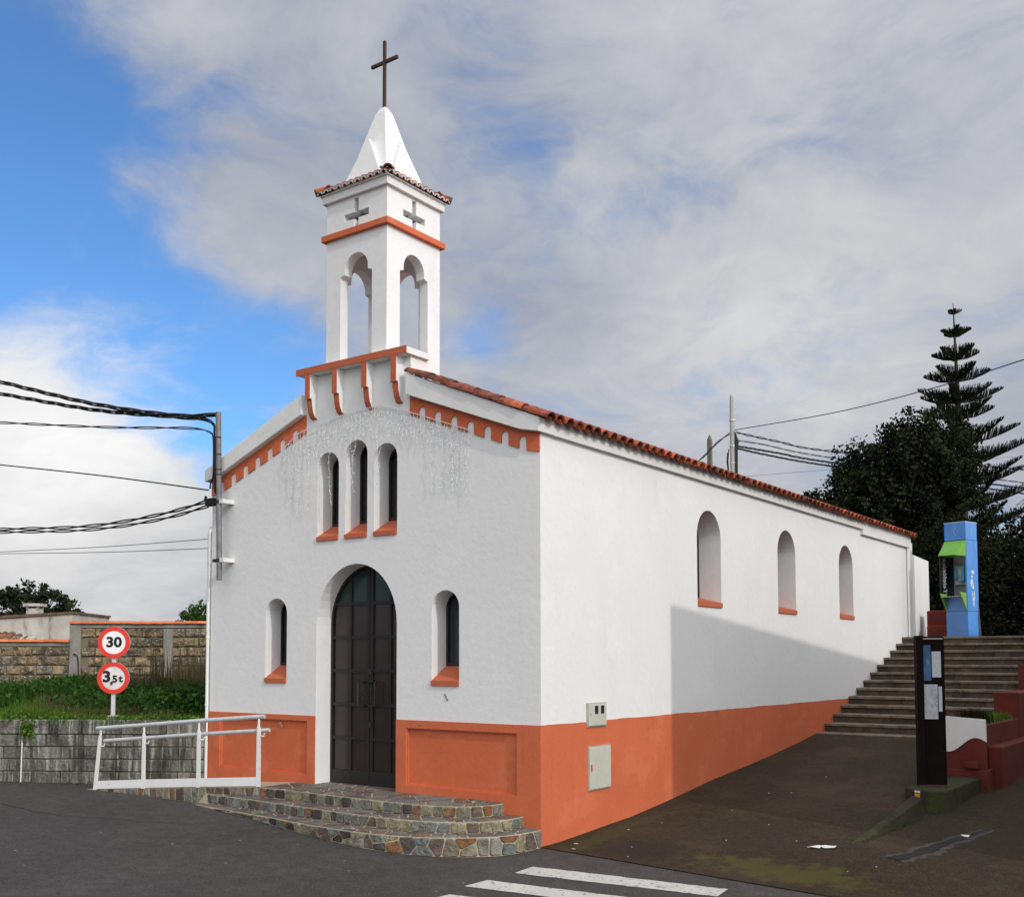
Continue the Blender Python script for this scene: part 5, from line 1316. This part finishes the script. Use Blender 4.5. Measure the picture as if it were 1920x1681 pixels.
# palm at the right edge
def palm():
    b0 = Vector((.9, 27.5, 2.2)); t = thing('palm_tree', b0, 'palm with feathery fronds half cut by the right edge', 'tree'); rng = random.Random(3)
    tr = MB(); tr.tube([b0, b0+Vector((0, 0, 4.3))], [.22, .17], 8); tr.build('trunk', 'bark', t)
    V = []; F = []; top = b0+Vector((0, 0, 4.3))
    for k in range(26):
        a = 2*math.pi*k/26+rng.uniform(-.1, .1); el = rng.uniform(.1, 1.25); L = rng.uniform(1.7, 2.3); out = Vector((math.cos(a), math.sin(a), 0)); side = Vector((-out.y, out.x, 0))
        def fp(s): return top+out*L*s*math.cos(el)+Vector((0, 0, L*(math.sin(el)*s-.75*s*s*s)))
        for i in range(44):
            s = .1+.9*i/44; p = fp(s); l = .42*(1-.75*s*s)
            for sg in (-1, 1):
                q = p+side*sg*l*.75+out*l*.5+Vector((0, 0, -.18*l+rng.uniform(-.05, .05))); w = (fp(min(1, s+.02))-p).normalized()*.014
                n = len(V); V.extend([tuple(p-w), tuple(p+w), tuple(q)]); F.append((n, n+1, n+2))
    o = mesh_np('fronds', V, F, 'leaf_palm', t); o.location = -ORG[t.name]
palm()
# trees far left
tree('round_tree', (-33.0, 14.0, 1.2), 2.0, [(-33.6, 13.0, 3.9, 1.1, 1.0, .9), (-32.75, 13.7, 4.5, .65, .6, .75), (-32.2, 14.2, 3.9, .8, .8, .7), (-31.7, 14.6, 3.5, .7, .7, .55), (-33.0, 13.6, 3.2, 1.6, 1.2, 1.0)], 170, 40, .15, .095, 'leaf_left', 'dark bushy tree behind the old house chimney at far left', 60)
tree('hill_bush', (-20.0, 11.5, 1.2), .6, [(-19.25, 11.2, 2.75, 1.0, .8, .75)], 60, 40, .14, .07, 'leaf_weed', 'small green bush top peeking over the block wall beside the chapel', 63, 'bush')
# grass and weeds on the bank
def blades(name, n, region, hmin, hmax, w, m, seed, lean=.35, label_kind='stuff', zf=bank_z, bendy=True):
    rng = np.random.default_rng(seed); P = region(rng, n); n = len(P); a = rng.uniform(0, 2*np.pi, n); h = rng.uniform(hmin, hmax, n)
    d = np.stack([np.cos(a), np.sin(a), np.zeros(n)], 1); ln = rng.uniform(0, lean, n)[:, None]*h[:, None]
    z = np.array([zf(p[0], p[1]) for p in P]); B = np.stack([P[:, 0], P[:, 1], z-.01], 1)
    s = np.stack([-d[:, 1], d[:, 0], np.zeros(n)], 1)*w
    mid = B+d*ln*.3+np.array([0, 0, 1.])*h[:, None]*.55; tip = B+d*ln+np.array([0, 0, 1.])*h[:, None]
    V = np.stack([B-s, B+s, mid+s*.8, mid-s*.8, tip], 1).reshape(-1, 3); i = np.arange(n)*5
    F = np.concatenate([np.stack([i, i+1, i+2], 1), np.stack([i, i+2, i+3], 1), np.stack([i+3, i+2, i+4], 1)])
    o = mesh_np(name, V, F, m); props(o, kind='stuff'); return o
def reg(s0, s1, t0, t1, pw=1.):
    def f(rng, n):
        s = rng.uniform(s0, s1, n); t = t0+(t1-t0)*rng.uniform(0, 1, n)**pw
        return np.stack([RW0.x+RWD.x*s-RWN.x*t, RW0.y+RWD.y*s-RWN.y*t], 1)
    return f
def clumpy(s0, s1, t0, t1, k, spread):
    def f(rng, n):
        c = reg(s0, s1, t0, t1)(rng, k); i = rng.integers(0, k, n); return c[i]+rng.normal(size=(n, 2))*spread
    return f
blades('grass', 26000, clumpy(.05, 6.5, .12, 4.4, 260, .16), .04, .12, .006, 'leaf_grass', 31)
blades('grass', 5000, clumpy(.05, 6.5, .3, 6.5, 40, .2), .06, .22, .006, 'leaf_dry', 39, lean=.6)
blades('grass', 9000, clumpy(-.6, 8.0, 2.2, 8.0, 44, .24), .10, .34, .009, 'leaf_weed', 32)
blades('grass', 4500, clumpy(.0, 3.2, 4.5, 8.0, 30, .3), .3, .75, .006, 'leaf_dry', 33, lean=.25)
blades('dry_stalks', 160, clumpy(.6, 3.0, 4.5, 7.6, 12, .12), .7, 1.35, .010, 'leaf_dry', 38, lean=.12)
def leafy_weeds(n, region, m, seed, ls, h):
    rng = np.random.default_rng(seed); P = region(rng, n); z = np.array([bank_z(p[0], p[1]) for p in P])
    C = np.stack([P[:, 0], P[:, 1], z+rng.uniform(.02, h, n)], 1); V, F = leaves(C, ls, rng, .1, .6)
    props(mesh_np('weeds', V, F, m), kind='stuff')
leafy_weeds(15000, clumpy(.2, 8.0, 2.0, 7.2, 70, .26), 'leaf_weed', 34, .040, .30)
leafy_weeds(5000, clumpy(.2, 6.0, .15, .5, 34, .13), 'leaf_grass', 35, .026, .10)
leafy_weeds(4200, clumpy(.1, 1.2, .6, 2.6, 14, .2), 'leaf_weed', 36, .035, .40)
# creeper tuft hanging on the retaining wall, planter grass, dry twigs
rng = np.random.default_rng(50); q = RW0+RWD*2.48+RWN*.05
C = np.array([q.x, q.y, .98])+rng.normal(size=(320, 3))*np.array([.05, .05, .06]); V, F = leaves(C, .025, rng)
wf = thing('wall_fern', (q.x, q.y, .92), 'small green tuft growing out of the grey retaining wall', 'plant')
o = mesh_np('leaves', V, F, 'leaf_grass', wf); o.location = -ORG[wf.name]; props(o, kind='stuff')
def tuft(name, cx, cy, cz, sx, sy, n, h, m, label, seed):
    rng = np.random.default_rng(seed); P = np.stack([cx+rng.normal(size=n)*sx, cy+rng.normal(size=n)*sy], 1)
    o = blades(name, n, lambda r_, k: P, h*.4, h, .008, m, seed, lean=.6, zf=lambda x, y: cz); 
    del o['kind']; props(o, label, 'plant')
tuft('planter_grass', 2.84, 7.2, 1.06, .07, .30, 700, .13, 'leaf_grass', 'bright green grass in the dark red planter', 51)
tuft('dry_shrub', 2.80, 6.3, 1.05, .08, .16, 420, .24, 'leaf_hedge', 'dark dry shrub growing above the white wave planter', 52)
# grass fringe along wall foot and kerb
def fringe(n, fx_, seed, h, m, zf):
    return blades('moss_fringe', n, fx_, h*.3, h, .004, m, seed, lean=1.0, zf=zf)
fringe(900, lambda r_, n: np.stack([np.abs(r_.normal(size=n))*.03+.01, r_.uniform(.1, 8, n)], 1), 55, .025, 'leaf_weed', ramp_z)
fringe(900, lambda r_, n: (lambda t: np.stack([2.74+.20*t+r_.normal(size=n)*.02, 1.7+2.1*t], 1))(r_.uniform(0, 1, n)), 56, .03, 'leaf_weed', ramp_z)
fringe(700, lambda r_, n: (lambda t: np.stack([RW0.x+RWD.x*t+RWN.x*(.05+np.abs(r_.normal(size=n))*.04), RW0.y+RWD.y*t+RWN.y*(.05+np.abs(r_.normal(size=n))*.04)], 1))(r_.uniform(1.1, 7, n)), 57, .04, 'leaf_weed', road_z)

# ------------------------------------------------------------------ neighbouring house right of the view (it shades the side wall)
nh = thing('neighbour_house', (11, 5, -.6), 'plain white house across the pavement, outside the right edge', 'house')
P0 = Vector((7.0, 1.08, 0)); A1 = Vector((1.14, 8.02, 0)).normalized(); A2 = Vector((A1.y, -A1.x, 0))
def nq(a, c_, z): p = P0+A1*a+A2*c_; return (p.x, p.y, z)
def nbox(a0, a1, c0, c1, z0_, z1_): return MB().add([nq(a, c_, z) for z in (z0_, z1_) for a, c_ in ((a0, c0), (a1, c0), (a1, c1), (a0, c1))], [(0,1,2,3),(7,6,5,4),(0,1,5,4),(1,2,6,5),(2,3,7,6),(3,0,4,7)])
wl_ = nbox(0, 13, 0, 8, -.8, 7.02).build('wall', 'house_wall', nh)
nbox(-.0, 13.02, -.0, 8.02, 7.02, 7.14).build('roof_slab', 'white_trim', nh)
for a in (2, 5.5, 9):
    for z in (1.2, 4.2):
        wo = nbox(a, a+1.1, -.03, .02, z, z+1.4).build('window', 'white_metal', nh); nbox(a+.08, a+1.02, -.04, -.02, z+.08, z+1.32).build('pane', 'glass_dark', wo)
